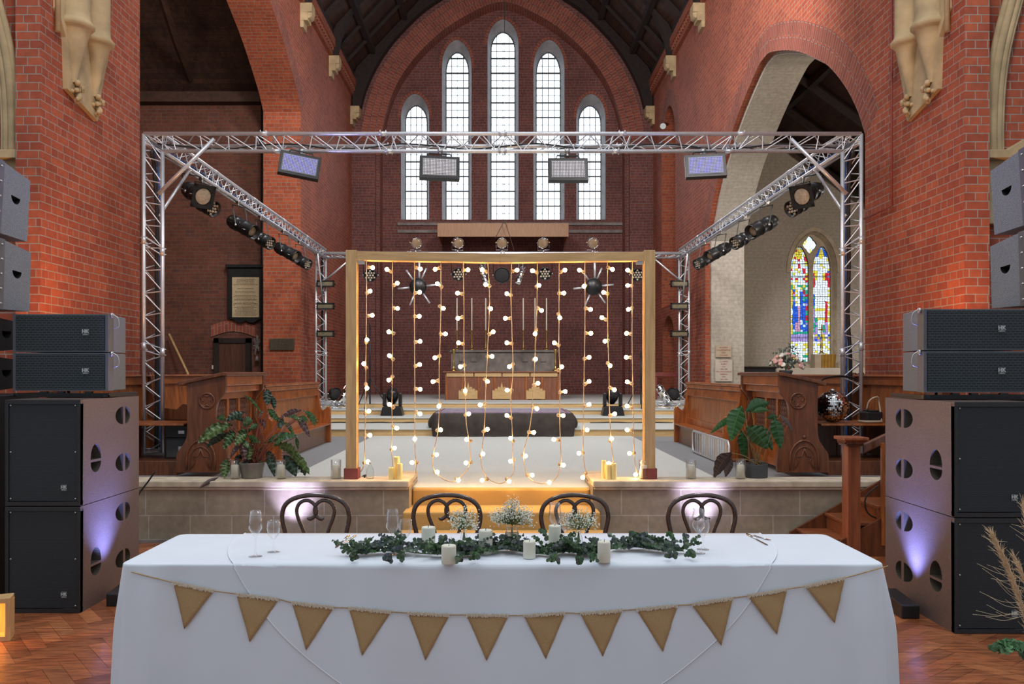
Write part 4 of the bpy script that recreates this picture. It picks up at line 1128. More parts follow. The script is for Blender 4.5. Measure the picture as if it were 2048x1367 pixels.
subwoofer(-2.90, 5.84, 0.0, -1, .94, 'lower black subwoofer on the parquet left of the table', True, 0)
subwoofer(-2.90, 5.84, .735, -1, .94, 'upper black subwoofer in the left stack, under the line array boxes', True, 0)
subwoofer(2.86, 5.38, 0.0, 1, .97, 'lower black subwoofer on the parquet right of the table', True, 0)
subwoofer(2.86, 5.38, .735, 1, .97, 'upper black subwoofer in the right stack, under the line array boxes', True, 0)
# wooden chocks behind the lower corner of each stack
for s, px in ((-1, 238), (1, 1815)):
    x = s*2.74
    mb = MB(); mb.prism([(x-s*.06, 6.0 if s < 0 else 5.7, 0.0), (x-s*.06, 6.35 if s < 0 else 6.05, 0), (x-s*.06, 6.35 if s < 0 else 6.05, .12), (x-s*.06, 6.0 if s < 0 else 5.7, .09)], (s*.12, 0, 0))
    o = mb.build('floor_uplight', 'black_metal', bevel=.008)
    tag(o, 'low black wedge-shaped floor light shining up the side of the %s subwoofers' % ('left' if s < 0 else 'right'), 'uplight')
def array_box(xi, y0, z0, s, label, H=.283, W=.70, plain_=False):
    xo = xi+s*W; a, b_ = sorted((xi, xo))
    t = thing('line_array_box', ((a+b_)/2, y0+.2, z0), label, 'loudspeaker', 'line array boxes')
    mb = MB()
    ins = .07
    mb.prism([(a, y0+.03, z0+.003), (b_, y0+.03, z0+.003), (b_-ins, y0+.45, z0+.003), (a+ins, y0+.45, z0+.003)], (0, 0, H-.006)); mb.build('cabinet', 'array_side', t, bevel=.004)
    mb = MB(); mb.box(a, a+.022, y0, y0+.09, z0+.002, z0+H-.002); mb.box(b_-.022, b_, y0, y0+.09, z0+.002, z0+H-.002); mb.box(a+.022, b_-.022, y0+.0, y0+.03, z0+.002, z0+.012); mb.box(a+.022, b_-.022, y0, y0+.03, z0+H-.012, z0+H-.002)
    mb.build('rigging_plate', 'array_frame', t)
    MB().box(a+.024, b_-.024, y0-.006, y0+.012, z0+.012, z0+H-.012).build('grille', 'grille_coarse', t)
    if not plain_:
        bx = a+.77*W if s < 0 else a+.745*W; bz = z0+H*.52
        b2 = MB().box(bx-.024, bx+.024, y0-.011, y0-.004, bz-.024, bz+.024).build('badge', 'badge', t)
        text('lettering', 'HK', .038, (bx, y0-.013, bz+.005), 'letter_grey', b2, bold=.0008); text('lettering', 'AUDIO', .011, (bx, y0-.013, bz-.016), 'letter_grey', b2)
    mb = MB(); xx = xi-s*.0
    mb.lathe([(0, 0), (.02, 0), (.02, .012), (0, .012)], (xi-s*.0, y0+.05, z0+H-.01), (-s, 0, 0), 8); mb.tube(arc([(xi-s*.01, y0+.05, z0+H-.0), (xi-s*.05, y0+.05, z0+H-.03), (xi-s*.055, y0+.05, z0+H-.09), (xi-s*.01, y0+.05, z0+H-.11)], 5), .004, 6)
    mb.build('locking_pin', 'steel', t)
    return t
for s, xi, y0, w in ((-1, -2.90, 6.25, 'left'), (1, 2.85, 5.75, 'right')):
    array_box(xi, y0, 1.515, s, 'lower line array box with black grille on top of the %s subwoofers' % w)
    array_box(xi, y0, 1.80, s, 'upper line array box with black grille on top of the %s subwoofers' % w)
    a, b_ = sorted((xi, xi+s*.70))
    mb = MB(); mb.box(a, b_, y0, y0+.04, 1.47, 1.50); mb.box(a, a+.04, y0, y0+.5, 1.47, 1.50); mb.box(b_-.04, b_, y0, y0+.5, 1.47, 1.50)
    for q in (.28, .46, .75): mb.box(a+q*.7, a+q*.7+.05, y0, y0+.04, 1.50, 1.513)
    o = mb.build('stacking_frame', 'black_metal', bevel=.003); tag(o, 'black steel stacking frame between the %s subwoofer and the array boxes' % w, 'frame')
# outer curved arrays, only their inner cheeks in view
def fill_box(xi, y0, z0, s, H, tilt, label, dark=False):
    W = .62; t = thing('array_speaker', (xi+s*W/2, y0+.2, z0), label, 'loudspeaker', 'outer curved array')
    R = Matrix.Translation((0, y0, z0)) @ Matrix.Rotation(tilt, 4, 'X')
    def tr(x, y, z): return tuple(R @ Vector((x, y, z)))
    def bxx(mb, x0, x1, ya, yb, za, zb_, zc=None, zd=None):
        zc = za if zc is None else zc; zd = zb_ if zd is None else zd
        x0, x1 = sorted((x0, x1))
        P = [tr(x0, ya, za), tr(x0, yb, zc), tr(x0, yb, zd), tr(x0, ya, zb_)]; mb.prism(P, (x1-x0, 0, 0))
    mb = MB()
    hp = [(.24+.055*cos(a), .58*H+.0+.05*sin(a)*1.0) for a in [pi+pi*i/10 for i in range(11)]]
    hp = [(.24+.06*cos(pi+pi*i/10), .60*H+.055*sin(pi+pi*i/10)) for i in range(11)]
    pierced(mb, [(.0, .01), (.42, .04), (.42, H-.04), (0, H-.01)], [hp], lambda u, v, d: tr(xi+s*d, u, v), .06, mi=0, mih=1, back=False, bottom=True)
    P = [(0, .01), (.42, .04), (.42, H-.04), (0, H-.01)]
    for i in range(4):
        j = (i+1) % 4; mb.poly([tr(xi, *P[i]), tr(xi, *P[j]), tr(xi+s*W, *P[j]), tr(xi+s*W, *P[i])])
    mb.poly([tr(xi+s*W, *p) for p in P])
    mb.build('cabinet', ['array_side' if not dark else 'black_paint', 'black_hole'], t)
    mb = MB(); bxx(mb, xi-s*.006, xi+s*.02, -.03, .07, .01, H-.01); mb.build('rigging_plate', 'array_frame', t)
    mb = MB()
    for v in (.1, .3, .5, .7, .9):
        mb.lathe([(0, .01), (.006, .01), (.008, 0)], tr(xi-s*.006, .03, H*v), (-s, 0, 0), 8)
    mb.build('bolts', 'steel', t)
    mb = MB(); bxx(mb, xi+s*.02, xi+s*W, -.03, -.005, .02, H-.02); mb.build('grille', 'grille_coarse', t)
for s, xi, y0, w in ((-1, -3.66, 6.12, 'left'), (1, 3.60, 5.80, 'right')):
    fill_box(xi, y0, 2.66, s, .56, -.10, 'uppermost tilted grey-sided speaker at the %s edge with a crescent handle' % w)
    fill_box(xi-s*.03, y0-.02, 2.10, s, .535, -.05, 'grey-sided speaker below the uppermost one at the %s edge' % w)
    fill_box(xi+s*.05, y0, 1.79, s, .285, 0, 'black array box behind the %s line array, upper' % w, True)
    fill_box(xi+s*.05, y0, 1.50, s, .285, 0, 'black array box behind the %s line array, lower' % w, True)
    subw = s
    a, b_ = sorted((xi+s*.0, xi+s*.62)); t = thing('speaker_plinth', ((a+b_)/2, y0+.3, 0), 'dark outer subwoofer stack behind the %s grilled cabinets' % w, 'loudspeaker')
    MB().box(a, b_, y0, y0+.6, 0, 1.49).build('cabinet', 'black_paint', t, bevel=.01); MB().box(a+.03, b_-.03, y0-.012, y0, .05, 1.44).build('grille', 'grille_fine', t)
# ================================================================ CHOIR STALLS
def stall_desk(s, label):
    """reading desk of the choir stalls: two shaped ends, sloping top, pierced front facing the aisle"""
    Yn, Yf = 9.55, 11.05
    x_in = s*3.12
    t = thing('choir_stall_desk', (s*3.35, (Yn+Yf)/2, .488), label, 'choir desk')
    # outline as (distance outward from the inner edge, height)
    prof = [(-.03, .53), (-.035, .66), (-.015, .80), (.05, .97), (.10, 1.12), (.095, 1.27), (.055, 1.36), (.0, 1.43), (-.01, 1.47), (-.01, 1.615), (.02, 1.615),
            (.425, 1.535), (.425, 1.0), (.44, .90), (.50, .80), (.545, .73), (.56, .53)]
    core = [prof[0]]+[(p.x, p.y) for p in arc([(a, b_, 0) for a, b_ in prof[0:9]], 4)][1:]+prof[9:12]+[(p.x, p.y) for p in arc([(a, b_, 0) for a, b_ in prof[12:]], 3)]
    def pt(u, v, y): return (x_in+s*u, y, v)
    for y, nm in ((Yn, 'end_panel'), (Yf, 'end_panel')):
        o = MB().prism([pt(u, v, y) for u, v in core], (0, .06, 0)).build(nm, 'desk_wood', t, bevel=.006)
        if y == Yn:
            c = Vector(pt(.20, 1.335, y)); mb = MB()
            mb.tube([c+Vector((.085*cos(a), -.004, .085*sin(a))) for a in [2*pi*i/24 for i in range(24)]], .012, 6, closed=True)
            for q in range(4):
                a = q*pi/2+pi/4; cc = c+Vector((.038*cos(a), -.002, .038*sin(a)))
                mb.tube([cc+Vector((.034*cos(b_), 0, .034*sin(b_))) for b_ in [a-2.0+4.0*i/10 for i in range(11)]], .007, 5)
            mb.build('carved_quatrefoil', 'desk_wood', o)
            mb = MB(); c = Vector(pt(.27, .56, y))
            def gothic(w, h): return [c+Vector((-w, -.004, 0))]+[c+Vector((-w*cos(i/8*pi/2)**1.1, -.004, h*.35+h*.65*sin(i/8*pi/2)**.9)) for i in range(9)]
            L_ = gothic(.16, .33); R_ = [Vector((2*c.x-p.x, p.y, p.z)) for p in reversed(L_)]; mb.tube(L_+R_[1:], .014, 6)
            L_ = gothic(.12, .26); R_ = [Vector((2*c.x-p.x, p.y, p.z)) for p in reversed(L_)]; mb.tube(L_+R_[1:], .007, 5)
            for q in (-1, 1): mb.tube([c+Vector((q*.10, -.004, .02)), c+Vector((q*.06, -.004, .10)), c+Vector((q*.085, -.004, .15)), c+Vector((q*.03, -.004, .15)), c+Vector((0, -.004, .24))], .007, 5)
            mb.sphere(c+Vector((0, -.0, .37)), .022, 8, 6)
            mb.build('carved_arch', 'desk_wood', o)
        # lit inner edge moulding
        ed = [pt(u-.006, v, y+.03) for u, v in core[:33]]
    mb = MB()
    P = [pt(-.04, 1.615, Yn-.04), pt(-.04, 1.65, Yn-.04), pt(.00, 1.66, Yn-.04), pt(.52, 1.545, Yn-.04), pt(.50, 1.50, Yn-.04), pt(.40, 1.535, Yn-.04), pt(.02, 1.615, Yn-.04)]
    mb.prism(P, (0, Yf-Yn+.14, 0)); mb.build('sloping_top', 'desk_wood', t, bevel=.006)
    mb = MB(); a, b_ = sorted((x_in+s*.0, x_in+s*.10)); mb.box(a, b_, Yn+.06, Yf, 1.50, 1.615)
    a, b_ = sorted((x_in+s*.04, x_in+s*.14)); mb.box(a, b_, Yn+.06, Yf, 1.42, 1.50); mb.build('cornice_moulding', 'pew_wood', t, bevel=.012)
    # pierced panel
    xp = x_in+s*.15; fr_ = MB(); a, b_ = sorted((xp-s*.02, xp+s*.02))
    for yy in (Yn+.09, Yn+.52, Yn+.95, Yf-.05): fr_.box(a, b_, yy-.035, yy+.035, .56, 1.42)
    a -= .002; b_ += .002; fr_.box(a, b_, Yn+.06, Yf, 1.34, 1.421); fr_.box(a, b_, Yn+.06, Yf, .82, .90); fr_.box(a, b_, Yn+.06, Yf, .54, .62); fr_.build('panel_frame', 'pew_wood', t, bevel=.004)
    MB().box(min(xp, xp+s*.01), max(xp, xp+s*.01), Yn+.06, Yf, .6, .84).build('lower_panel', 'pew_wood', t)
    MB().box(min(xp+s*.03, xp+s*.04), max(xp+s*.03, xp+s*.04), Yn+.06, Yf, .88, 1.36).build('backing', 'black_hole', t)
    mb = MB()
    y = Yn+.14; st = .0717
    while y < Yf-.08:
        if min(abs(y-(Yn+q)) for q in (.52, .95)) > .03:
            for z in [.93+.062*i for i in range(7)]:
                mb.tube([(xp, y+.03*cos(a), z+.028*sin(a)) for a in [2*pi*i/8 for i in range(8)]], .006, 4, closed=True)
                mb.tube([(xp, y-.033, z-.03), (xp, y+.033, z+.03)], .004, 4, cap=False)
        y += st
    mb.build('pierced_tracery', 'desk_wood', t)
    return t
stall_desk(-1, 'carved wooden choir desk with pierced front behind the long-leaved plant, left of the aisle')
stall_desk(1, 'carved wooden choir desk with pierced front behind the broad-leaved plant, right of the aisle')
def bench(s, Y0, Y1, label):
    t = thing('choir_bench', (s*3.05, (Y0+Y1)/2, .48), label, 'pew')
    xi = s*2.90
    def bx(mb, u0, u1, y0, y1, z0, z1): a, b_ = sorted((xi+s*u0, xi+s*u1)); mb.box(a, b_, y0, y1, z0, z1)
    P = [(.0, .48), (.0, 1.03), (.02, 1.07), (.06, 1.08), (.10, 1.04), (.13, 1.02), (.17, 1.06), (.20, 1.25), (.235, 1.47), (.30, 1.47), (.36, .48)]
    for y in (Y1-.06, Y0): MB().prism([(xi+s*u, y, v) for u, v in P], (0, .06, 0)).build('end_panel', 'pew_wood', t, bevel=.008)
    mb = MB(); bx(mb, -.0, .27, Y0+.06, Y1-.06, .775, .80); mb.build('seat', 'pew_wood', t, bevel=.008)
    mb = MB(); bx(mb, .06, .08, Y0+.06, Y1-.06, .48, .775); mb.build('seat_riser', 'desk_wood', t)
    mb = MB(); mb.prism([(xi+s*.225, Y0+.06, .80), (xi+s*.255, Y0+.06, .80), (xi+s*.285, Y0+.06, 1.40), (xi+s*.255, Y0+.06, 1.40)], (0, Y1-Y0-.12, 0)); mb.build('back_panel', 'pew_planks', t)
    mb = MB(); mb.prism([(xi+s*.215, Y0+.06, 1.27), (xi+s*.285, Y0+.06, 1.27), (xi+s*.30, Y0+.06, 1.40), (xi+s*.24, Y0+.06, 1.40)], (0, Y1-Y0-.12, 0))
    mb.prism([(xi+s*.205, Y0+.06, .80), (xi+s*.225, Y0+.06, .80), (xi+s*.23, Y0+.06, .90), (xi+s*.21, Y0+.06, .90)], (0, Y1-Y0-.12, 0)); mb.build('back_rails', 'pew_wood', t, bevel=.006)
    mb = MB(); bx(mb, .20, .34, Y0-.02, Y1+.03, 1.465, 1.495); bx(mb, .215, .31, Y0, Y1, 1.40, 1.465); mb.build('capping_rail', 'pew_wood', t, bevel=.010)
bench(-1, 11.16, 14.4, 'long wooden choir bench with planked back beyond the left carved desk')
bench(1, 11.16, 14.4, 'long wooden choir bench with planked back beyond the right carved desk')
def rear_stall(s, Y0, Y1, label, xi=4.05):
    t = thing('rear_choir_bench', (s*4.2, (Y0+Y1)/2, .65), label, 'pew')
    def bx(mb, u0, u1, y0, y1, z0, z1): a, b_ = sorted((s*u0, s*u1)); mb.box(a, b_, y0, y1, z0, z1)
    mb = MB(); mb.prism([(s*4.53, Y0, 1.05), (s*4.56, Y0, 1.05), (s*4.62, Y0, 1.53), (s*4.59, Y0, 1.53)], (0, Y1-Y0, 0)); mb.build('back_panel', 'pew_planks', t)
    mb = MB(); bx(mb, 4.50, 4.66, Y0, Y1, 1.60, 1.625); bx(mb, 4.54, 4.64, Y0, Y1, 1.50, 1.60); mb.build('capping_rail', 'pew_wood', t, bevel=.008)
    mb = MB(); bx(mb, xi, 4.53, Y0, Y1, 1.02, 1.05); mb.build('seat', 'pew_wood', t, bevel=.006)
    mb = MB(); bx(mb, xi+.04, xi+.06, Y0+.02, Y1-.02, .66, 1.02); mb.build('seat_riser', 'desk_wood', t)
    for y in (Y0, Y1-.05):
        P = [(xi-.02, .66), (xi-.02, 1.18)]+([(4.06, 1.24), (4.12, 1.25), (4.2, 1.18), (4.38, 1.20)] if xi < 4.2 else [])+[(4.485, 1.40), (4.49, 1.56), (4.52, 1.655), (4.56, 1.62), (4.62, 1.66), (4.66, 1.60), (4.66, .66)]
        MB().prism([(s*u, y, v) for u, v in P], (0, .05, 0)).build('end_panel', 'desk_wood', t, bevel=.006)
for s, w in ((-1, 'left'), (1, 'right')):
    rear_stall(s, 9.0, 10.93, 'rear choir bench back next to the brick pier on the %s, nearest the speakers' % w, 4.475)
    rear_stall(s, 10.95, 14.6, 'rear choir bench behind the truss upright on the %s side' % w)
    mb = MB(); a, b_ = sorted((s*3.72, s*4.78)); mb.box(a, b_, 9.72, 15.3, .47, .645); a, b_ = sorted((s*3.0, s*4.78)); mb.box(a, b_, 8.66, 9.2, .47, .53)
    struct(mb.build('floor_stall_platform_'+w, 'desk_wood', bevel=.01))
    # inner low shelf in front of the rear bench, where gear lies
    t = thing('kneeler_shelf', (s*3.75, 10.0, .65), 'narrow wooden shelf behind the %s carved desk, in front of the rear bench' % w, 'shelf')
    a, b_ = sorted((s*3.66, s*4.46)); MB().box(a, b_, 9.76, 10.42, 1.04, 1.065).build('board', 'pew_wood', t, bevel=.005)
    for u in (3.72, 4.08, 4.40): MB().box(min(s*u, s*(u+.04)), max(s*u, s*(u+.04)), 10.36, 10.41, .645, 1.04).build('leg', 'desk_wood', t)
    MB().box(min(s*3.76, s*4.08), max(s*3.76, s*4.08), 10.38, 10.40, .645, 1.04).build('back_board', 'desk_wood', t)

# ================================================================ ALTAR GROUP
AY = 22.0
a = at(890, 742, AY); b_ = at(1119, 742, AY); xa, xb = a.x, b_.x; zt_ = a.z; zb_ = .95; m0 = .95
t = thing('altar', ((xa+xb)/2, AY+.4, zb_), 'carved wooden altar with gold inlaid arches behind the festoon strings', 'altar')
MB().box(xa-.05, xb+.05, AY-.04, AY+.9, zt_-.035, zt_).build('altar_top', 'altar_wood', t, bevel=.006)
MB().box(xa, xb, AY+.02, AY+.86, zb_, zt_-.035).build('altar_body', 'altar_wood', t)
for k in range(4):
    x0 = xa+.04+k*(xb-xa-.06)/4; MB().box(x0, x0+(xb-xa)/4-.05, AY-.01, AY+.02, zt_-.14, zt_-.045).build('gold_frieze_panel', 'altar_gold', t)
for k in range(3):
    cx = at((917, 840+827/5.06, 840+1170/5.06)[k] if k else 840+487/5.06, 0, AY).x; w_ = .245; z1 = at(0, 783, AY).z; z2 = at(0, 770, AY).z
    P = [(cx-w_, zb_+.02), (cx-w_, z1)]
    for q in range(3):
        P += [(cx-w_+.03+.07*q+.035*cos(pi-pi*i/5), z1+.045*q+.045*sin(pi*i/5)) for i in range(6)]
    P = P+[(cx, z2+.09)]+[(2*cx-p[0], p[1]) for p in reversed(P)]
    MB().prism([(p[0], AY-.02, p[1]) for p in P], (0, .03, 0)).build('gold_arch_panel', 'altar_gold', t)
for k in range(8):
    x = xa+.02+k*(xb-xa-.08)/7; MB().box(x, x+.05, AY-.012, AY+.02, zb_, zt_-.15).build('pilaster', 'pew_wood', t)
mb = MB(); x0, x1 = at(903, 0, AY+1.2).x, at(1112, 0, AY+1.2).x; z0, z1 = .95, at(0, 700, AY+1.2).z
t = thing('stone_retable', ((x0+x1)/2, AY+1.2, .95), 'dark grey stone shelf block behind the altar holding tall candlesticks', 'retable')
MB().box(x0, x1, AY+1.0, AY+1.5, z0, z1-.06).build('block', 'dark_stone', t, bevel=.01); MB().box(x0-.04, x1+.04, AY+.95, AY+1.5, z1-.06, z1).build('ledge', 'dark_stone', t, bevel=.008)
for k, x in enumerate((.3, .62, 2.0, 2.5)): MB().box(x0+x-.08, x0+x+.08, AY+.97, AY+1.0, z1-.32, z1-.2).build('carved_boss', 'dark_stone', t, bevel=.01)
zr = z1
for k, (px, w) in enumerate(((914, 'first'), (943.6, 'second'), (971.5, 'third'), (1046.5, 'fourth'), (1070, 'fifth'), (1093, 'sixth'))):
    c = at(px, 0, AY+1.2); c.z = zr; t = thing('candlestick', c, 'tall twisted brass candlestick with long white candle, %s from the left behind the altar' % w, 'candlestick', 'tall candlesticks')
    hs = at(0, 660, AY+1.2).z-zr; ht = at(0, 596, AY+1.2).z-zr
    mb = MB(); mb.lathe([(0, 0), (.085, 0), (.08, .02), (.035, .05), (.022, .09), (.03, .12), (.018, .15), (.024, .22), (.016, .28), (.026, .34), (.018, .42), (.024, hs-.08), (.02, hs-.04), (.05, hs-.01), (.055, hs), (.0, hs)], c, n=12); mb.build('stick', 'brass', t)
    MB().lathe([(.017, hs), (.016, ht), (0, ht+.01)], c, n=8).build('candle', 'candle_ivory', t)
for k, px in enumerate((907.5, 1111)):
    c = at(px, 742, AY+.2); c.z = zt_; hs = at(0, 698, AY+.2).z-zt_
    o = MB().lathe([(0, 0), (.10, 0), (.07, .04), (.03, .09), (.02, .16), (.035, .2), (.018, .26), (.024, hs*.7), (.05, hs-.03), (.055, hs), (0, hs)], c, n=12).build('altar_candlestick', 'brass')
    tag(o, 'short brass candlestick on the %s end of the altar top' % ('left' if k == 0 else 'right'), 'candlestick', 'short altar candlesticks')
# draped riser with rug
x0, x1 = at(862, 0, 16.3).x, at(1150, 0, 16.3).x; Yr = 15.45; z0, z1 = .488, at(0, 828, 16.2).z+.05
t = thing('draped_platform', ((x0+x1)/2, 16.2, .488), 'low platform covered in dark gathered cloth with a patterned rug on top', 'platform')
random.seed(2); mb = MB(); N_ = 160; rings = 9
Lp = []
def rr(x0, x1, y0, y1, r, n):
    P = []; segs = [((x0+r, y0), (x1-r, y0)), ((x1-r, y0+r), -pi/2), ((x1, y0+r), (x1, y1-r)), ((x1-r, y1-r), 0), ((x1-r, y1), (x0+r, y1)), ((x0+r, y1-r), pi/2), ((x0, y1-r), (x0, y0+r)), ((x0+r, y0+r), pi)]
    for a_, b2 in segs:
        if isinstance(b2, tuple):
            L = sqrt((a_[0]-b2[0])**2+(a_[1]-b2[1])**2); m_ = max(1, int(L/n))
            for i in range(m_): P.append((a_[0]+(b2[0]-a_[0])*i/m_, a_[1]+(b2[1]-a_[1])*i/m_))
        else:
            for i in range(4): P.append((a_[0]+r*cos(b2+pi/2*i/4), a_[1]+r*sin(b2+pi/2*i/4)))
    return P
base = rr(x0+.1, x1-.1, Yr, Yr+1.9, .12, .05); cx, cy = (x0+x1)/2, Yr+.95; n = len(base); idx = []
for k in range(rings+1):
    v = k/rings; row = []
    for i, (x, y) in enumerate(base):
        d = Vector((x-cx, (y-cy)*1.6)).normalized(); bulge = .13*sin(min(1, v*1.25)*pi*.8)*(1 if abs(d.x) > .85 else .3)
        f = (.02*sin(i*.9+k*.3)+.015*sin(i*2.3))*v
        row.append(mb.vert((x+d.x*(bulge+f), y+d.y*(bulge+f), z1-(z1-z0-.004)*v+(0.01*sin(i*.7) if 0 < k < rings else 0))))
    idx.append(row)
for k in range(rings):
    for i in range(n): j = (i+1) % n; mb.face((idx[k][i], idx[k][j], idx[k+1][j], idx[k+1][i]), True)
mb.face(idx[0]); mb.build('drape', 'drape_black', t)
MB().prism([(x0+.15, Yr+.02, z1+.004), (x1-.15, Yr+.02, z1+.004), (x1-.15, Yr+1.85, z1+.004), (x0+.15, Yr+1.85, z1+.004)], (0, 0, .012)).build('rug', 'rug', t)
mb = MB(); mb.box(x0+.19, x1-.19, Yr+.06, Yr+.085, z1+.016, z1+.019); mb.box(x0+.19, x0+.215, Yr+.06, Yr+1.8, z1+.016, z1+.019); mb.box(x1-.215, x1-.19, Yr+.06, Yr+1.8, z1+.016, z1+.019); mb.build('rug_border', 'red_maroon', t)
# board canopy and cross wire below the window
x0, x1 = at(875, 0, 26).x, at(1137, 0, 26).x; z0, z1 = at(0, 473, 26).z, at(0, 446, 26).z
t = thing('timber_pelmet', ((x0+x1)/2, 26.5, z0), 'long plain wooden pelmet box under the tall windows', 'pelmet')
MB().box(x0, x1, 26.0, 26.03, z0, z1).build('front_board', 'panel_wood', t); MB().box(x0, x1, 26.03, 27.78, z1-.02, z1).box(x0, x0+.03, 26.03, 27.78, z0, z1-.02).box(x1-.03, x1, 26.03, 27.78, z0, z1-.02).build('box', 'panel_wood', t)
o = MB().tube([(at(1009, 0, 25.6).x, 25.6, 15.8), (at(1009, 0, 25.6).x, 25.6, at(0, 448, 25.6).z)], .012, 5).tube([(.06, 25.6, at(0, 440, 25.6).z), (-.22, 25.6, at(0, 476, 25.6).z)], .008, 4).tube([(.06, 25.6, at(0, 440, 25.6).z), (.35, 25.6, at(0, 500, 25.6).z)], .008, 4).build('hanging_wire', 'steel')
tag(o, 'thin wire hanging from the roof in front of the central lancet window', 'wire')
o = MB().tube([(-3.3, 27.70, 3.0), (-3.3, 27.70, 5.7)], .02, 5).build('wall_rod', 'steel'); bpy.data.objects.remove(o)
# wrapped floor bundles and stands at the back
for px, py, w in ((785, 800, 'left'), (1225, 800, 'right')):
    c = at(px, 828, 18.3); c.z = .73
    t = thing('moving_head_light', c, 'squat black moving head light standing on the altar step at the %s' % w, 'stage light', 'moving heads on the altar step')
    MB().prism([(c.x-.24, c.y-.2, .73), (c.x+.24, c.y-.2, .73), (c.x+.19, c.y-.2, .93), (c.x-.19, c.y-.2, .93)], (0, .4, 0)).build('base', 'black_metal', t, bevel=.02)
    for q in (-1, 1): MB().box(c.x+q*.17-.035, c.x+q*.17+.035, c.y-.08, c.y+.08, .93, 1.22).build('yoke_arm', 'black_metal', t, bevel=.02)
    MB().lathe([(0, -.18), (.10, -.16), (.125, -.05), (.12, .1), (.09, .18), (0, .18)], (c.x, c.y, 1.15), (.1, -.6, .6), 18).build('head', 'black_metal', t)
for s, w, dx in ((-1, 'left', 0), (1, 'right', 0)):
    # short truss laid on the step with lanterns on it
    x0 = s*3.35; x1 = s*4.15; z = .95; Y = 18.9
    t = thing('floor_truss', (s*3.75, Y, .84), 'short piece of silver truss lying across the altar step at the far %s' % w, 'truss')
    a, b_ = sorted((x0, x1)); truss_run('truss_frame', [((a, Y, 1.0), (b_, Y, 1.0)), ((a, Y, .865), (b_, Y, .865)), ((a, Y+.2, .93), (b_, Y+.2, .93))], t, pitch=.16, joints=2)
    p = at(690 if s < 0 else 1327, 788, 18.9); lantern(p, (s*.5, -.3, -.9), .10, .46, 'open', (p.x, p.y, 1.02), 'slim silver can lamp leaning on the short truss at the far %s' % w, body='chrome')
    p = at(668 if s < 0 else 1348, 787, 19.1); lantern(p, (-s*.6, -.8, .1), .13, .24, 'spot', (p.x, p.y, 1.02), 'dark can lamp lying on the short truss at the far %s' % w)
# thin stand behind the frame at left
c = at(740, 0, 19.2); c.z = .84; t = thing('lighting_stand', c, 'thin black tripod stand on the altar step behind the first bulbs', 'stand')
MB().tube([c+Vector((0, 0, .1)), c+Vector((0, 0, 1.9))], .018, 8).build('pole', 'black_metal', t)
for k in range(3):
    an = k*2.09+.4; MB().tube([c+Vector((0, 0, .7)), c+Vector((.42*cos(an), .42*sin(an), .01))], .012, 6).build('leg', 'black_metal', t)
c = at(1282, 0, 19.2); c.z = .84; t = thing('lighting_stand', c, 'thin black tripod stand on the altar step behind the last bulbs at right', 'stand')
MB().tube([c+Vector((0, 0, .1)), c+Vector((0, 0, 1.3))], .018, 8).build('pole', 'black_metal', t)
for k in range(3):
    an = k*2.09+.4; MB().tube([c+Vector((0, 0, .7)), c+Vector((.38*cos(an), .38*sin(an), .01))], .012, 6).build('leg', 'black_metal', t)
for k, (pts, lab) in enumerate((([(655, 838), (680, 833), (720, 837), (760, 832), (790, 824), (830, 838)], 'black cable trailing along the altar step on the left'), ([(1180, 838), (1230, 834), (1265, 828), (1300, 838), (1345, 836)], 'black cable trailing along the altar step on the right'))):
    cable('step_cable', [Vector((at(x, y, 17.42).x, 17.40, .625+.012*(i % 2))) for i, (x, y) in enumerate(pts)], .012, 'cable_black', lab)

# ================================================================ THINGS ON THE WALLS
a = at(455, 645, 20.95); b_ = at(527, 535, 20.95)
t = thing('memorial_board', ((a.x+b_.x)/2, 20.98, a.z), 'dark wooden framed notice board with lines of small text on the chapel wall', 'notice board')
MB().box(a.x, b_.x, 20.96, 21.08, a.z+.12, b_.z).build('frame', 'black_metal', t, bevel=.01); MB().box(a.x-.04, b_.x+.04, 20.90, 21.08, b_.z, b_.z+.08).build('cornice', 'black_metal', t, bevel=.01)
P = [(a.x+.02, a.z+.12)]+[(a.x+(b_.x-a.x)*u, a.z+v) for u, v in ((.15, .08), (.3, .0), (.42, .01), (.5, .06), (.58, .01), (.7, .0), (.85, .08), (.98, .12))]
MB().prism([(x, 20.97, z) for x, z in P], (0, .08, 0)).build('shaped_apron', 'black_metal', t)
p0 = at(464, 634, 20.94); p1 = at(518, 554, 20.94); sh = MB().box(p0.x, p1.x, 20.945, 20.96, p0.z, p1.z).build('text_panel', 'parchment', t)
random.seed(4); mb = MB(); z = p1.z-.05
while z > p0.z+.04:
    if random.random() < .86:
        w_ = (p1.x-p0.x)*random.uniform(.3, .46); x = (p0.x+p1.x)/2-w_
        while x < (p0.x+p1.x)/2+w_:
            l = random.uniform(.010, .03); mb.box(x, x+l, 20.941, 20.945, z-.007, z+.005); x += l+random.uniform(.008, .014)
    z -= .033
mb.build('text_lines', 'ink', sh)
a = at(539, 700, 20.2); b_ = at(588, 677, 20.2)
o = MB().box(a.x, b_.x, 20.20, 20.24, a.z, b_.z).build('bronze_plaque', 'plaque_bronze', bevel=.006); tag(o, 'dark bronze memorial plaque screwed to the orange brick arch jamb at left', 'plaque')
o = MB().box(at(424, 0, 21.08).x, at(431, 0, 21.08).x, 21.06, 21.1, at(0, 738, 21).z, at(0, 730, 21).z).build('light_switch', 'white_plastic', bevel=.004); tag(o, 'white switch plate left of the chapel door', 'switch')
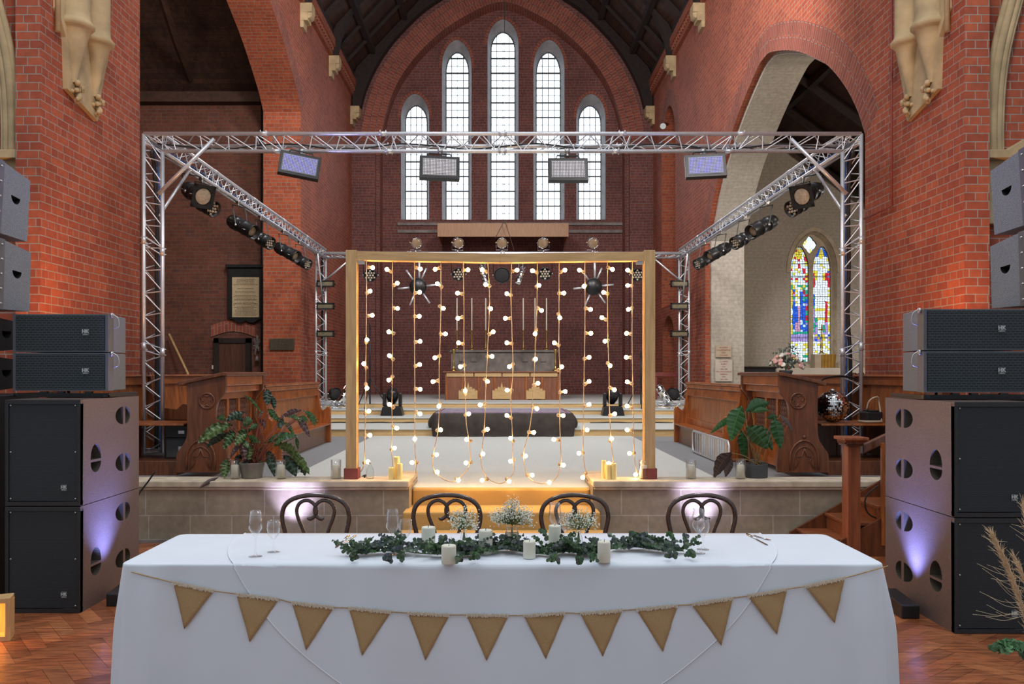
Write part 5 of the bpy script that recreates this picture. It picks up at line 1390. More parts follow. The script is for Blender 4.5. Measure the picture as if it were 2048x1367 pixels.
# dried decoration hanging right of the door
c = at(514, 690, 20.98); mb = MB(); random.seed(8)
for q in range(40):
    an = random.uniform(0, 2*pi); r = random.uniform(.08, .26); mb.tube([c, c+Vector((r*.45*cos(an), -.03, r*sin(an)))], .008, 4)
mb.lathe([(0, .0), (.06, .0), (.03, .1), (0, .12)], c-Vector((0, .0, .38)), n=8)
o = mb.build('wall_ornament', 'dark_stone'); tag(o, 'small dark dried ornament hanging beside the chapel door', 'ornament')
o = MB().tube([at(338, 668, 20.9), at(375, 745, 20.6), Vector((at(400, 0, 20.3).x, 20.3, .31))], .03, 8).build('broom_pole', 'pine'); tag(o, 'thin wooden pole leaning diagonally against the left chapel wall', 'pole')
o = MB().tube([at(338, 668, 19.5), at(300, 590, 19.5)], .03, 8).build('x', 'pine'); bpy.data.objects.remove(o)
# plaques on the white jamb
Yp = 20.02
for (x0, y0, x1, y1, mat, lines, lab) in ((1431, 714, 1462, 691, 'plaque_tan', [('RICHARD', .055, 0), ('GOLDENAPFUR', .055, 1), ('TENOR', .035, 2), ('1919-2003', .05, 3)], 'smaller tan stone memorial tablet, upper of two on the white jamb'),
                                        (1430, 762, 1464, 719, 'plaque_cream', [('A J SMITH', .055, 0), ('ALBERT', .05, 1), ('TENOR', .03, 2), ('1892-1981', .05, 3), ('WILLIAM CHARLES', .052, 4), ('FREEMAN', .05, 5), ('TENOR', .03, 6), ('1901-1985', .05, 7)], 'larger cream stone memorial tablet with red letters, lower on the white jamb')):
    a = at(x0, y0, Yp); b_ = at(x1, y1, Yp); t = thing('memorial_tablet', ((a.x+b_.x)/2, Yp, a.z), lab, 'memorial tablet')
    o = MB().box(a.x, b_.x, 19.99, 20.049, a.z, b_.z).build('slab', mat, t, bevel=.004)
    n = len(lines)
    for l, sz, i in lines: text('lettering', l, sz*.85, ((a.x+b_.x)/2, 19.987, b_.z-(b_.z-a.z)*(i+.75)/(n+.5)), 'letter_red', o)
# dark chair back and gold frontal at the aisle altar
a = at(1485, 762, 22.3); b_ = at(1550, 734, 22.3); t = thing('dark_settle', ((a.x+b_.x)/2, 22.3, .3), 'dark wooden settle back seen above the right carved desk', 'settle')
MB().box(a.x, b_.x, 22.25, 22.33, .3, b_.z-.04).build('back', 'black_metal', t); MB().box(a.x-.03, b_.x+.03, 22.22, 22.35, b_.z-.04, b_.z+.02).build('top_rail', 'dark_beam', t, bevel=.01); MB().box(a.x, b_.x, 21.8, 22.25, .7, .75).build('seat', 'dark_beam', t)
a = at(1625, 735, 22.7); t = thing('gold_box', (at(1646, 0, 22.6).x, 22.6, .3), 'gold fluted box standing on the sill below the stained window', 'box')
zs = at(0, 735, 22.6).z; za = at(0, 708, 22.6).z
MB().box(at(1627, 0, 22.6).x, at(1640, 0, 22.6).x, 22.5, 22.8, zs, za).build('side_block', 'plaque_tan', t, bevel=.005)
mb = MB(); x = at(1640, 0, 22.6).x
for q in range(4): mb.lathe([(.075, zs), (.085, (zs+za)/2), (.10, za)], (x+.07+q*.085, 22.6, 0), n=10)
mb.build('fluted_front', 'dull_gold', t)
t2 = MB().box(6.6, 10.5, 22.42, 22.86, .3, zs).build('sill_ledge', 'plaster', bevel=.01); tag(t2, 'long white plastered ledge under the stained glass window', 'ledge')
c = at(1643, 707, 22.6); mb = MB(); mb.lathe([(0, 0), (.09, 0), (.05, .04), (.02, .1), (.035, .2), (.015, .3), (.02, .45), (.0, .46)], c, n=10); mb.box(c.x-.012, c.x+.012, c.y-.01, c.y+.01, c.z+.45, c.z+.78); mb.box(c.x-.09, c.x+.09, c.y-.01, c.y+.01, c.z+.62, c.z+.65)
o = mb.build('altar_cross', 'brass'); tag(o, 'small brass cross on a turned stem in front of the stained window', 'cross')
# red altar rail board etc. near the low arch on the right
o = MB().box(3.9, 4.79, 22.2, 22.3, 1.55, 1.66).box(3.95, 4.05, 22.22, 22.28, .951, 1.55).build('red_cushion_rail', 'red_maroon', bevel=.01); tag(o, 'dark red padded rail below the low arch at the far right', 'rail')
o = MB().tube([(4.75, 24.5, at(0, 238, 24).z), (4.6, 24.3, at(0, 243, 24).z), (4.55, 24.1, at(0, 250, 24).z)], [.05, .06, .085], 12).build('wall_spotlight', 'chrome'); tag(o, 'small chrome spotlight fixed high on the right wall near the upper arch', 'spotlight')
for px, py in ((618, 732),):
    pass
# flower arrangement on the right desk
c = at(1577, 757, 9.9); c.z = 1.62; c.x = 3.30; t = thing('flower_arrangement', c, 'low arrangement of pink and white roses on top of the right carved desk', 'flowers')
MB().lathe([(0, 0), (.06, 0), (.08, .05), (.07, .06), (0, .06)], c, n=14).build('bowl', 'pot_grey', t)
random.seed(21); lf = MB()
for q in range(170):
    an = random.uniform(0, 2*pi); el = random.uniform(.1, 1.4); r = random.uniform(.08, .20)*(1.15 if el > 1 else 1)
    p = c+Vector((cos(an)*cos(el)*r*1.1, sin(an)*cos(el)*r, .07+sin(el)*r*1.3)); n_ = Vector((random.uniform(-1, 1), random.uniform(-1, 1), random.uniform(-1, 1))).normalized()
    u_ = n_.orthogonal().normalized()*.022; v_ = n_.cross(u_).normalized()*.014
    lf.poly([p-u_, p-v_, p+u_, p+v_])
for q in range(10):
    an = random.uniform(0, 2*pi); lf.tube([c+Vector((0, 0, .05)), c+Vector((cos(an)*.08, sin(an)*.08, .26+random.uniform(0, .06)))], .004, 4)
lf.build('foliage', 'leaf_grey', t)
for q in range(36):
    an = random.uniform(0, 2*pi); el = .1+1.4*((q*.618) % 1); r = .155
    p = c+Vector((cos(an)*cos(el)*r*1.15, sin(an)*cos(el)*r-.02, .07+sin(el)*r*1.15)); mb = MB()
    dn = (p-c).normalized(); mb.lathe([(.0, -.015), (.022, -.01), (.030, .005), (.026, .018), (.02, .014), (.016, .022), (.008, .016), (0, .02)], p, dn, 10); mb.build('rose', 'petal_pink' if q % 5 < 3 else 'petal_white', t)

# mirror ball on the right shelf
c = at(1667, 813, 9.95); R = .185; c.z = 1.065+R+.005; c.x = 3.865
t = thing('mirror_ball', (c.x, c.y, 1.065), 'silver mirror ball resting on the wooden shelf behind the right truss upright', 'mirror ball')
mb = MB(); rows = 30
random.seed(6)
for i in range(rows):
    t0, t1 = pi*i/rows, pi*(i+1)/rows; m_ = max(6, int(2*rows*sin((t0+t1)/2)))
    for k in range(m_):
        p0_, p1_ = 2*pi*k/m_, 2*pi*(k+1)/m_
        q = [Vector((sin(a_)*cos(b2), sin(a_)*sin(b2), cos(a_)))*R for a_, b2 in ((t0, p0_), (t0, p1_), (t1, p1_), (t1, p0_))]
        cc = sum(q, Vector())/4; jit = Vector((random.uniform(-1, 1), random.uniform(-1, 1), random.uniform(-1, 1)))*.30
        R3 = Matrix.Rotation(jit.length, 3, jit.normalized()); mb.poly([c+cc+R3 @ ((p_-cc)*.84) for p_ in q])
mb.build('mirror_tiles', 'mirror_tiles', t, fix=False); MB().sphere(c, R*.975, 32, 20).build('core', 'black_metal', t)
MB().lathe([(0, R-.01), (.03, R-.005), (.03, R+.02), (0, R+.02)], c, n=12).build('hanging_cap', 'steel', t)
# black gear box with cable on the rear right bench
c = at(1745, 848, 9.5); c.z = 1.052; c.x = 4.31; c.y = 9.95; c.z = 1.066
t = thing('control_box', c, 'small black control box with curved white cable on the right wooden shelf', 'equipment')
MB().box(c.x-.09, c.x+.10, c.y-.1, c.y+.1, c.z, c.z+.13).build('case', 'black_metal', t, bevel=.012)
MB().box(c.x-.05, c.x+.06, c.y-.1, c.y+.1, c.z+.13, c.z+.15).build('handle_block', 'black_metal', t, bevel=.006)
MB().tube(arc([(c.x-.05, c.y, c.z+.15), (c.x-.02, c.y-.02, c.z+.26), (c.x+.07, c.y-.02, c.z+.30), (c.x+.10, c.y, c.z+.22), (c.x+.08, c.y-.11, c.z+.02)], 5), .010, 6).build('cable', 'cable_tan', t)
MB().tube(arc([(c.x-.16, c.y-.03, c.z+.02), (c.x-.12, c.y-.13, c.z+.02), (c.x-.0, c.y-.15, c.z+.02), (c.x+.08, c.y-.12, c.z+.02)], 5), .014, 6).build('cable', 'cable_tan', t)
cable('arched_cable', [at(1638, 768, 9.9), at(1648, 757, 10.1), at(1675, 752, 10.3), at(1700, 754, 10.4), at(1716, 760, 10.5)], .013, 'cable_black', 'black cable arching from the right desk to the truss upright')
# flight cases under the left stall
c = Vector((-3.85, 10.15, .645))
for k, (z0, h_, lab, face) in enumerate(((.645, .24, 'black flight case with metal latch on the floor under the left shelf', 'plaque_cream'), (.89, .14, 'small black case stacked on the flight case under the left shelf', 'black_metal'))):
    t = thing('flight_case', (c.x, c.y, z0), lab, 'case')
    MB().box(c.x-.10, c.x+.30, c.y-.2, c.y+.15, z0, z0+h_).build('body', 'black_metal', t, bevel=.006)
    mb = MB(); mb.box(c.x-.08, c.x+.28, c.y-.206, c.y-.2, z0+.02, z0+h_-.02); mb.build('front_panel', 'pot_grey' if k == 0 else 'black_paint', t)
    MB().box(c.x+.06, c.x+.13, c.y-.215, c.y-.206, z0+h_*.35, z0+h_*.6).build('latch', 'steel', t)
# folded metal rack in front of the right bench
t = thing('metal_rack', (2.80, 11.5, .48), 'folded silver metal rack with upright slats lying in front of the right choir bench', 'rack')
Y0, Y1, z0, z1, x = 10.5, 12.5, .50, .80, 2.80
P = [(x, Y0, z0+.05), (x, Y0, z1-.05), (x, Y0+.05, z1), (x, Y1-.05, z1), (x, Y1, z1-.05), (x, Y1, z0+.05), (x, Y1-.05, z0), (x, Y0+.05, z0)]
MB().tube(P, .016, 8, closed=True).build('tube_frame', 'aluminium', t)
for k in range(15):
    yy = Y0+.08+k*.12; MB().box(x-.012, x+.012, yy, yy+(.10 if k < 11 else .03), z0+.01, z1-.01).build('slat', 'aluminium' if k % 4 else 'plaque_cream', t)

# ================================================================ STAIRS, NEWEL
P0 = at(1694, 0, 7.62).x; t = thing('stair_newel', (P0+.06, 7.68, 0), 'square oak newel post with moulded cap beside the right stairs', 'post')
MB().box(P0, P0+.115, 7.60, 7.74, 0, 1.0).build('post', 'oak_post', t, bevel=.006)
mb = MB(); mb.box(P0-.02, P0+.135, 7.58, 7.76, .995, 1.02)
for k in range(9): mb.sphere((P0-.01+k*.0165, 7.575, 1.022), .011, 6, 5)
for k in range(9): mb.sphere((P0-.028, 7.60+k*.018, 1.022), .011, 6, 5)
mb.build('carved_band', 'desk_wood', t)
mb = MB(); mb.lathe([(.10*1.2, 1.025), (.135*1.25, 1.05)], (P0+.057, 7.67, 0), n=4, smooth=False, a0=pi/4, a1=2*pi+pi/4-1e-9)
mb = MB(); mb.box(P0-.055, P0+.17, 7.545, 7.795, 1.045, 1.075); mb.box(P0-.035, P0+.15, 7.565, 7.775, 1.028, 1.045); mb.build('cap', 'oak_post', t, bevel=.008)
t = thing('chancel_stairs', (3.4, 7.95, 0), 'short flight of brown wooden steps beside the stone wall at right', 'stairs')
n = 4; x = 2.86
for k in range(n):
    x0 = 2.86+k*.27; z = .15*(k+1)
    MB().box(x0-.02, 4.35, 7.66, 8.24, z-.03, z).build('tread', 'stair_wood', t, bevel=.006)
    MB().box(x0, x0+.02, 7.66, 8.24, z-.15, z-.03).build('riser', 'stair_wood', t)
MB().prism([(2.78, 8.21, 0), (2.78, 8.21, .11), (3.85, 8.21, .72), (3.85, 8.21, .60), (3.0, 8.21, 0)], (0, .035, 0)).build('stringer', 'desk_wood', t)
MB().prism([(2.86, 7.63, 0), (2.86, 7.63, .05), (3.0, 7.63, .12), (4.0, 7.63, .68), (4.0, 7.63, 0)], (0, .03, 0)).build('side_panel', 'desk_wood', t)
MB().prism([(3.25, 7.66, .92), (3.25, 7.66, 1.0), (4.3, 7.9, 1.42), (4.3, 7.9, 1.34)], (0, .06, 0)).build('handrail', 'desk_wood', t, bevel=.008)
MB().box(3.40, 3.43, 7.62, 7.65, .1, 1.02).build('baluster', 'pew_wood', t, bevel=.003)
cable('stair_cable', [(3.45, 7.8, .62), (3.33, 7.78, .52), (3.32, 7.76, .40), (3.4, 7.74, .33), (3.6, 7.74, .34)], .008, 'cable_black', 'black cable hanging down over the wooden stairs')
# base strip of the stone wall
for s, w in ((-1, 'left'), (1, 'right')):
    a, b_ = sorted((s*1.0, s*(4.78 if s < 0 else 2.75))); struct(MB().box(a, b_, 8.24, 8.29, 0, .03).build('baseboard_stage_'+w, 'dark_stone'))
cable('wall_cable', [(-3.35, 8.2, .70), (-3.42, 8.2, .60), (-3.5, 8.18, .48), (-3.56, 8.16, .3), (-3.6, 8.1, .02)], .008, 'cable_black', 'black cable drooping over the stone wall beside the left speakers')
# ================================================================ TABLE
TY0, TY1, TH, TW = 4.07, 4.83, .735, 1.83
t = thing('trestle_table', (0, (TY0+TY1)/2, 0), 'long trestle table hidden under the white cloths in the foreground', 'table')
MB().box(-TW+.02, TW-.02, TY0+.02, TY1-.02, TH-.035, TH-.008).build('table_top', 'pine_beam', t, bevel=.004)
for x in (-1.5, -.3, .3, 1.5):
    for y in (TY0+.12, TY1-.12): MB().tube([(x, y, 0), (x, y, TH-.035)], .015, 8).build('leg', 'steel', t)
def fold(x, s):
    """outward bulge of the front drop of the cloth at x, s metres below the table edge"""
    s = max(0, s); e = 1-math.exp(-s/.25)
    cor = math.exp(-((abs(x)-1.70)/.07)**2)*.045-math.exp(-((abs(x)-1.56)/.06)**2)*.012
    return s*.05+e*(.010*sin(x*5.1+.6)+.008*sin(x*9.7+2.)+.006*sin(x*17+1.))*(.35+.65*min(1, s/.6))+e*cor
# undercloth: perimeter rings from the table edge to the floor
mb = MB(); r = .05; per = []
def addarc(cx, cy, a0, a1, n=7):
    for i in range(n): a = a0+(a1-a0)*i/(n-1); per.append((cx+r*cos(a), cy+r*sin(a), cos(a), sin(a)))
def addln(x0, y0, x1, y1, nx, ny, st):
    L = sqrt((x1-x0)**2+(y1-y0)**2); m = int(L/st)
    for i in range(1, m): per.append((x0+(x1-x0)*i/m, y0+(y1-y0)*i/m, nx, ny))
addarc(-TW+r, TY0+r, pi, 1.5*pi); addln(-TW+r, TY0, TW-r, TY0, 0, -1, .02); addarc(TW-r, TY0+r, 1.5*pi, 2*pi); addln(TW, TY0+r, TW, TY1-r, 1, 0, .03)
addarc(TW-r, TY1-r, 0, .5*pi); addln(TW-r, TY1, -TW+r, TY1, 0, 1, .04); addarc(-TW+r, TY1-r, .5*pi, pi); addln(-TW, TY1-r, -TW, TY0+r, -1, 0, .03)
SL = [-.02, -.008, 0, .006, .015, .03, .06, .1, .15, .2, .27, .34, .41, .48, .55, .62, .68, TH-.004]
idx = []
for s in SL:
    row = []
    for (x, y, nx, ny) in per:
        if s <= 0: off = s; z = TH-.0 if s < -.01 else TH-.001*(1 if s > -.005 else 0)
        else: off = .004+(fold(x, s) if abs(ny) > .6 and ny < 0 else s*.05+(.014*sin(y*17)+.012*sin(x*11))*min(1, s/.3)+(.03*min(1, s/.3) if (abs(nx) > .2 and abs(ny) > .2) else 0)); z = TH-s
        row.append(mb.vert((x+nx*off, y+ny*off, z)))
    idx.append(row)
n = len(per)
for k in range(len(SL)-1):
    for i in range(n): j = (i+1) % n; mb.face((idx[k][i], idx[k][j], idx[k+1][j], idx[k+1][i]), True)
mb.face(idx[0])
o = mb.build('tablecloth', 'white_cloth'); tag(o, 'long white tablecloth covering the head table down to the floor', 'tablecloth')
# round overlay cloth
RC, DC = 1.463, .69
def surf(x, s, off=.005):
    if s > 0: return Vector((x, TY0-.004-fold(x, s)-off, TH-s))
    if s < -(TY1-TY0): q = -(TY1-TY0)-s; return Vector((x, TY1+.01+off+q*.05, TH-q))
    e = 0
    return Vector((x, TY0-s, TH+off))
mb = MB(); ncol = 170; rows = []
def pol(rad, an):
    x = rad*cos(an); s = -DC+rad*sin(an); return surf(x, s, .006)
for i in range(ncol+1):
    x = -RC*cos(pi*i/ncol); h_ = sqrt(max(0, RC*RC-x*x)); s0, s1 = -DC-h_, -DC+h_; col_ = []; bk = -(TY1-TY0)
    tops = [bk+.012, bk+.1, bk+.25, bk+.4, bk+.55, bk+.66, -.03, -.008]
    for q in range(5): col_.append(min(s1, max(s0, s0+(bk-s0)*q/5)) if s0 < bk else s0)
    for v in tops: col_.append(min(s1, max(s0, v)))
    for q in range(1, 27): col_.append(min(s1, max(s0, (q/26)**1.3*max(s1, 0) if s1 > 0 else s1)))
    rows.append([mb.vert(surf(x, v, .006) if not (-.009 < v < .004) else surf(x, -.006, .004)+Vector((0, .002, -.0005))) for v in col_])
for i in range(ncol):
    for k in range(len(rows[0])-1): mb.face((rows[i][k], rows[i+1][k], rows[i+1][k+1], rows[i][k+1]), True)
o = mb.build('round_overlay_cloth', 'white_cloth', solid=0); tag(o, 'round white overlay cloth with curved hem laid over the middle of the long tablecloth', 'tablecloth')
MB().tube([pol(RC-.001, 2*pi*k/400) for k in range(400)], .0018, 5, closed=True).build('hem', 'hem_cloth', o)

# bunting
t = thing('burlap_bunting', (0, TY0-.02, .7), 'string of twelve burlap triangle pennants draped across the front of the tablecloth', 'bunting')
def front(px, py, off=.014):
    x = (px-VX)/418.; z = EYE-(py-VY)/418.
    for _ in range(3):
        y = TY0-.004-fold(x, TH-z)-off; x = (px-VX)*y/FPX; z = EYE-(py-VY)*y/FPX
    return Vector((x, y, z))
flags = [((345,1163),(428,1180),(368,1258)),((472,1186),(558,1197),(499,1284)),((583,1203),(668,1213),(612,1300)),((697,1214),(783,1222),(724,1311)),((815,1224),(900,1228),(851,1320)),((932,1228),(1018,1229),(973,1321)),
         ((1047,1229),(1131,1224),(1092,1318)),((1160,1225),(1245,1219),(1206,1313)),((1272,1217),(1356,1209),(1326,1303)),((1383,1207),(1466,1194),(1443,1291)),((1495,1190),(1575,1176),(1555,1269)),((1610,1171),(1690,1154),(1670,1246))]
cord = [front(262, 1143)]
for a, b_, c in flags: cord += [front(a[0], a[1]+1), front((a[0]+b_[0])/2, (a[1]+b_[1])/2+2), front(b_[0], b_[1]+1)]
cord += [front(1776, 1131)]
MB().tube(arc(cord, 4), .0028, 6).build('cord', 'twine', t)
random.seed(9)
for a, b_, c in flags:
    A, B, C = front(*a), front(*b_), front(*c); mb = MB(); m = 10; V = []
    ph = random.uniform(0, 6)
    for i in range(m+1):
        row = []
        for j in range(m+1-i):
            u = j/m; v = i/m; p = A+(B-A)*u+(C-A)*v
            z = p.z; xx = p.x; y = TY0-.004-fold(xx, TH-z)-.011-.004*sin(u*7+ph)*sin(v*5+ph)
            row.append(mb.vert((xx+random.uniform(-.0008, .0008), y, z)))
        V.append(row)
    for i in range(m):
        for j in range(m-i):
            mb.face((V[i][j], V[i][j+1], V[i+1][j]), True)
            if j < m-i-1: mb.face((V[i][j+1], V[i+1][j+1], V[i+1][j]), True)
    pn = mb.build('pennant', 'burlap', t, solid=.0012)
    mb = MB(); k = 34
    for q in range(k):
        u0 = q/k; u1 = (q+.72)/k; p = A.lerp(B, u0); p1 = A.lerp(B, u1); h0 = .004+random.uniform(0, .005); h1 = .010+random.uniform(-.003, .004)
        y = min(p.y, p1.y)-.004; mb.box(p.x, p1.x, y-.0015, y, min(p.z, p1.z)-h1, max(p.z, p1.z)+h0)
    mb.build('fringe', 'lace', pn)

# ---- pillar candles on the table
def pillar(px, wpx, topy, basey, label, mat='candle_ivory', h=None, Y=None, name='pillar_candle', group='pillar candles on the table'):
    p = onfloor(px, basey, TH+.008) if Y is None else Vector((at(px, 0, Y).x, Y, h))
    rad = wpx/2*p.y/FPX; H_ = (basey-topy)*p.y/FPX; p = p+Vector((0, rad*.6, 0))
    t = thing(name, p, label, 'candle', group)
    MB().lathe([(0, 0), (rad*.97, 0), (rad, .004), (rad, H_-.008), (rad*.93, H_-.001), (rad*.8, H_), (rad*.7, H_-.004), (.005, H_-.007), (0, H_-.007)], p, n=32).build('wax', mat, t)
    MB().tube([p+Vector((0, 0, H_-.008)), p+Vector((.002, 0, H_+.010))], .0015, 5).build('wick', 'wick', t)
    return p
pillar(856, 28, 1054, 1097, 'tall ivory pillar candle at the left end of the garland')
pillar(897, 30, 1091, 1128, 'short wide ivory candle at the front edge, left part of the garland')
pillar(971, 28, 1060, 1108, 'tall ivory pillar candle in front of the middle jar of flowers')
pillar(1059, 25, 1082, 1117, 'short ivory candle just right of the middle of the garland')
pillar(1110, 25, 1051, 1100, 'tallest slim ivory candle in front of the third place glasses')
pillar(1209, 26, 1083, 1125, 'short ivory candle towards the right end of the garland')

# ---- eucalyptus garland
def leafdisc(mb, c, n_, r, col, asp=1.):
    u = n_.orthogonal().normalized(); v = n_.cross(u); k = random.uniform(0, 6)
    u, v = u*cos(k)+v*sin(k), v*cos(k)-u*sin(k)
    pts = [c+(u*cos(2*pi*i/8)*asp+v*sin(2*pi*i/8))*r+n_*(.12*r*cos(4*pi*i/8)) for i in range(8)]
    mb.poly(pts, tint=col, smooth=False)
def euca(name, spine, n, label, cat, spread=.05, size=.013, up=.05, group=None, seed=1, pals=None):
    random.seed(seed); pal = pals or [(.045, .095, .035), (.06, .105, .05), (.055, .08, .07), (.035, .075, .025), (.085, .12, .085), (.06, .075, .08)]
    t = thing(name, spine[0], label, cat, group)
    st = MB(); lv = MB(); C = arc(spine, 8); st.tube([p+Vector((0, 0, .012)) for p in C], .003, 5)
    for q in range(n):
        p = C[random.randrange(len(C))]+Vector((random.gauss(0, .008), random.gauss(0, .006), .012))
        an = random.uniform(0, 2*pi); L = random.uniform(.4, 1.0)*spread*1.4
        tip = p+Vector((cos(an)*L*1.2, sin(an)*L*.9, random.uniform(.0, up)))
        mid = (p+tip)/2+Vector((0, 0, .01)); S_ = arc([p, mid, tip], 3); st.tube(S_, .0012, 4); col = random.choice(pal); kk = random.uniform(.7, 1.35); col = tuple(c*kk for c in col)
        for i, s_ in enumerate(S_[1:]):
            for sd in (-1, 1):
                d = Vector((random.uniform(-1, 1), random.uniform(-1.4, .3), random.uniform(-.2, 1))).normalized()
                r = size*random.uniform(.65, 1.15)*(1-.35*i/len(S_)); sdv = (tip-p).cross(Vector((0, 0, 1))); sdv = sdv.normalized() if sdv.length > 1e-6 else Vector((1, 0, 0))
                leafdisc(lv, s_+sdv*sd*r*.9+Vector((0, 0, random.uniform(-.2, .5)*r)), d, r, col)
    st.build('stems', 'stem_green', t); lv.build('leaves', 'eucalyptus', t, fix=False); return t
sp = [onfloor(x, y, TH+.01) for x, y in ((700, 1112), (745, 1108), (790, 1104), (835, 1110), (880, 1112), (925, 1112), (965, 1108), (1010, 1102), (1050, 1108), (1095, 1112), (1140, 1106), (1180, 1112), (1230, 1100), (1275, 1098), (1320, 1104), (1368, 1106))]
g = euca('eucalyptus_garland', sp, 250, 'green eucalyptus garland lying along the middle front of the table among candles', 'garland', spread=.078, size=.0125, up=.078, seed=3)
# sprigs spilling over the edge and reaching back
random.seed(14); lv = MB(); st = MB()
for (x, y, dx, dy) in ((705, 1118, .01, .0), (780, 1120, -.02, -.05), (800, 1118, .02, -.06), (920, 1122, -.01, -.05), (945, 1118, .02, -.03), (1100, 1122, .03, -.05), (1160, 1125, -.01, -.07), (1180, 1120, .02, -.04), (1335, 1115, .03, -.06), (1375, 1112, .02, -.05), (780, 1095, -.01, .06), (800, 1092, .01, .08), (880, 1092, .02, .05), (1005, 1090, .0, .05), (1095, 1080, -.03, .07), (1140, 1085, .02, .05), (1275, 1085, -.02, .07), (1345, 1085, -.01, .05), (1370, 1090, .02, .06)):
    p = onfloor(x, y, TH+.02); tip = p+Vector((dx, dy*1.1, .03 if dy > 0 else .012)); S_ = arc([p, (p+tip)/2+Vector((0, 0, .02)), tip], 4); st.tube(S_, .0013, 4)
    col = random.choice([(.05, .10, .045), (.06, .085, .07), (.04, .09, .03)])
    for s_ in S_:
        for q in range(2): leafdisc(lv, s_+Vector((random.uniform(-.012, .012), random.uniform(-.008, .008), random.uniform(-.004, .01))), Vector((random.uniform(-1, 1), -1, random.uniform(0, 1))).normalized(), random.uniform(.008, .013), tuple(c*random.uniform(.7, 1.4) for c in col))
st.build('trailing_stems', 'stem_green', g); lv.build('trailing_leaves', 'eucalyptus', g, fix=False)
MB().tube([onfloor(1350, 1100, TH+.03), at(1341, 1083, 4.4), at(1337, 1079, 4.4), at(1337, 1075, 4.4), at(1340, 1074, 4.4), at(1341, 1078, 4.4)], .0016, 5).build('curled_tendril', 'stem_green', g)

# ---- glasses
def place(px, py): return onfloor(px, py, TH+.007)
def flute(px, py, H_, label, group, kind='flute'):
    p = place(px, py); t = thing('champagne_flute' if kind == 'flute' else 'wine_glass', p, label, 'glass', group)
    if kind == 'flute': prof = [(0, .004), (.034, .0), (.034, .002), (.008, .006), (.0045, .02), (.004, H_*.40), (.006, H_*.44), (.018, H_*.50), (.033, H_*.62), (.0315, H_*.75), (.027, H_), (.026, H_), (.030, H_*.75), (.0315, H_*.62), (.016, H_*.51), (0, H_*.475)]
    else: prof = [(0, .004), (.032, 0), (.032, .002), (.008, .006), (.004, .02), (.004, H_*.36), (.010, H_*.42), (.028, H_*.58), (.0345, H_*.78), (.031, H_), (.030, H_), (.0330, H_*.78), (.026, H_*.58), (.006, H_*.43), (0, H_*.42)]
    st = MB().lathe(prof[:7], p, n=28).build('stem_and_foot', 'clear_glass', t); MB().lathe(prof[6:], p, n=28).build('bowl', 'clear_glass', t)
gf, gw = 'champagne flutes on the table', 'wine glasses on the table'
for k, (fx, fy, wx, wy, w) in enumerate(((511, 1112, 547, 1103, 'leftmost place'), (785, 1108, 811, 1100, 'second place from the left'), (1110, 1096, 1131, 1092, 'third place, behind the tallest candle'), (1397, 1106, 1406, 1098, 'rightmost place'))):
    if k == 2: fy = 1090; wy = 1087
    flute(fx, fy, .225, 'clear champagne flute at the '+w, gf); flute(wx, wy, .158, 'clear wine glass beside the flute at the '+w, gw, 'wine')
# ---- cutlery
for k, (x0, y0, x1, y1, fx0, fy0, fx1, fy1, w) in enumerate(((671, 1096, 698, 1068, 691, 1085, 711, 1069, 'leftmost set'), (1274, 1064, 1298, 1091, 1286, 1068, 1308, 1090, 'middle set'), (1494, 1064, 1537, 1091, 1508, 1067, 1540, 1081, 'rightmost set'))):
    if k == 0: a, b_ = place(x1, y1+3), place(x0, y0)
    else: a, b_ = place(x0, y0+4), place(x1, y1)
    t = thing('table_knife', (a+b_)/2, 'silver table knife lying on the cloth, '+w, 'knife', 'table knives'); d = (b_-a); sd = d.cross(Vector((0, 0, 1))).normalized()
    u = Vector((0, 0, .003)); MB().tube([a+u, a.lerp(b_, .2)+u, a.lerp(b_, .45)+u], [.0075, .0085, .005], 8, flat=.5).build('handle', 'silver_cutlery', t)
    MB().prism([a.lerp(b_, .45)+sd*.004, a.lerp(b_, .5)+sd*.009, a.lerp(b_, .92)+sd*.009, b_, a.lerp(b_, .9)-sd*.006, a.lerp(b_, .45)-sd*.005], (0, 0, .002)).build('blade', 'silver_cutlery', t)
    if k == 0: a, b_ = place(fx1, fy1+2), place(fx0, fy0)
    else: a, b_ = place(fx0, fy0+4), place(fx1, fy1)
    t = thing('table_fork', (a+b_)/2, 'silver table fork lying next to the knife, '+w, 'fork', 'table forks'); d = (b_-a); sd = d.cross(Vector((0, 0, 1))).normalized(); L = d.length
    MB().tube([a+u, a.lerp(b_, .3)+u, a.lerp(b_, .65)+u, a.lerp(b_, .74)+u], [.0065, .006, .003, .010], 8, flat=.4).build('handle', 'silver_cutlery', t)
    mb = MB()
    for q in (-1.5, -.5, .5, 1.5): mb.tube([a.lerp(b_, .73)+sd*q*.0055+u, b_+sd*q*.0055+u*1.5], .0012, 4)
    mb.build('tines', 'silver_cutlery', t)
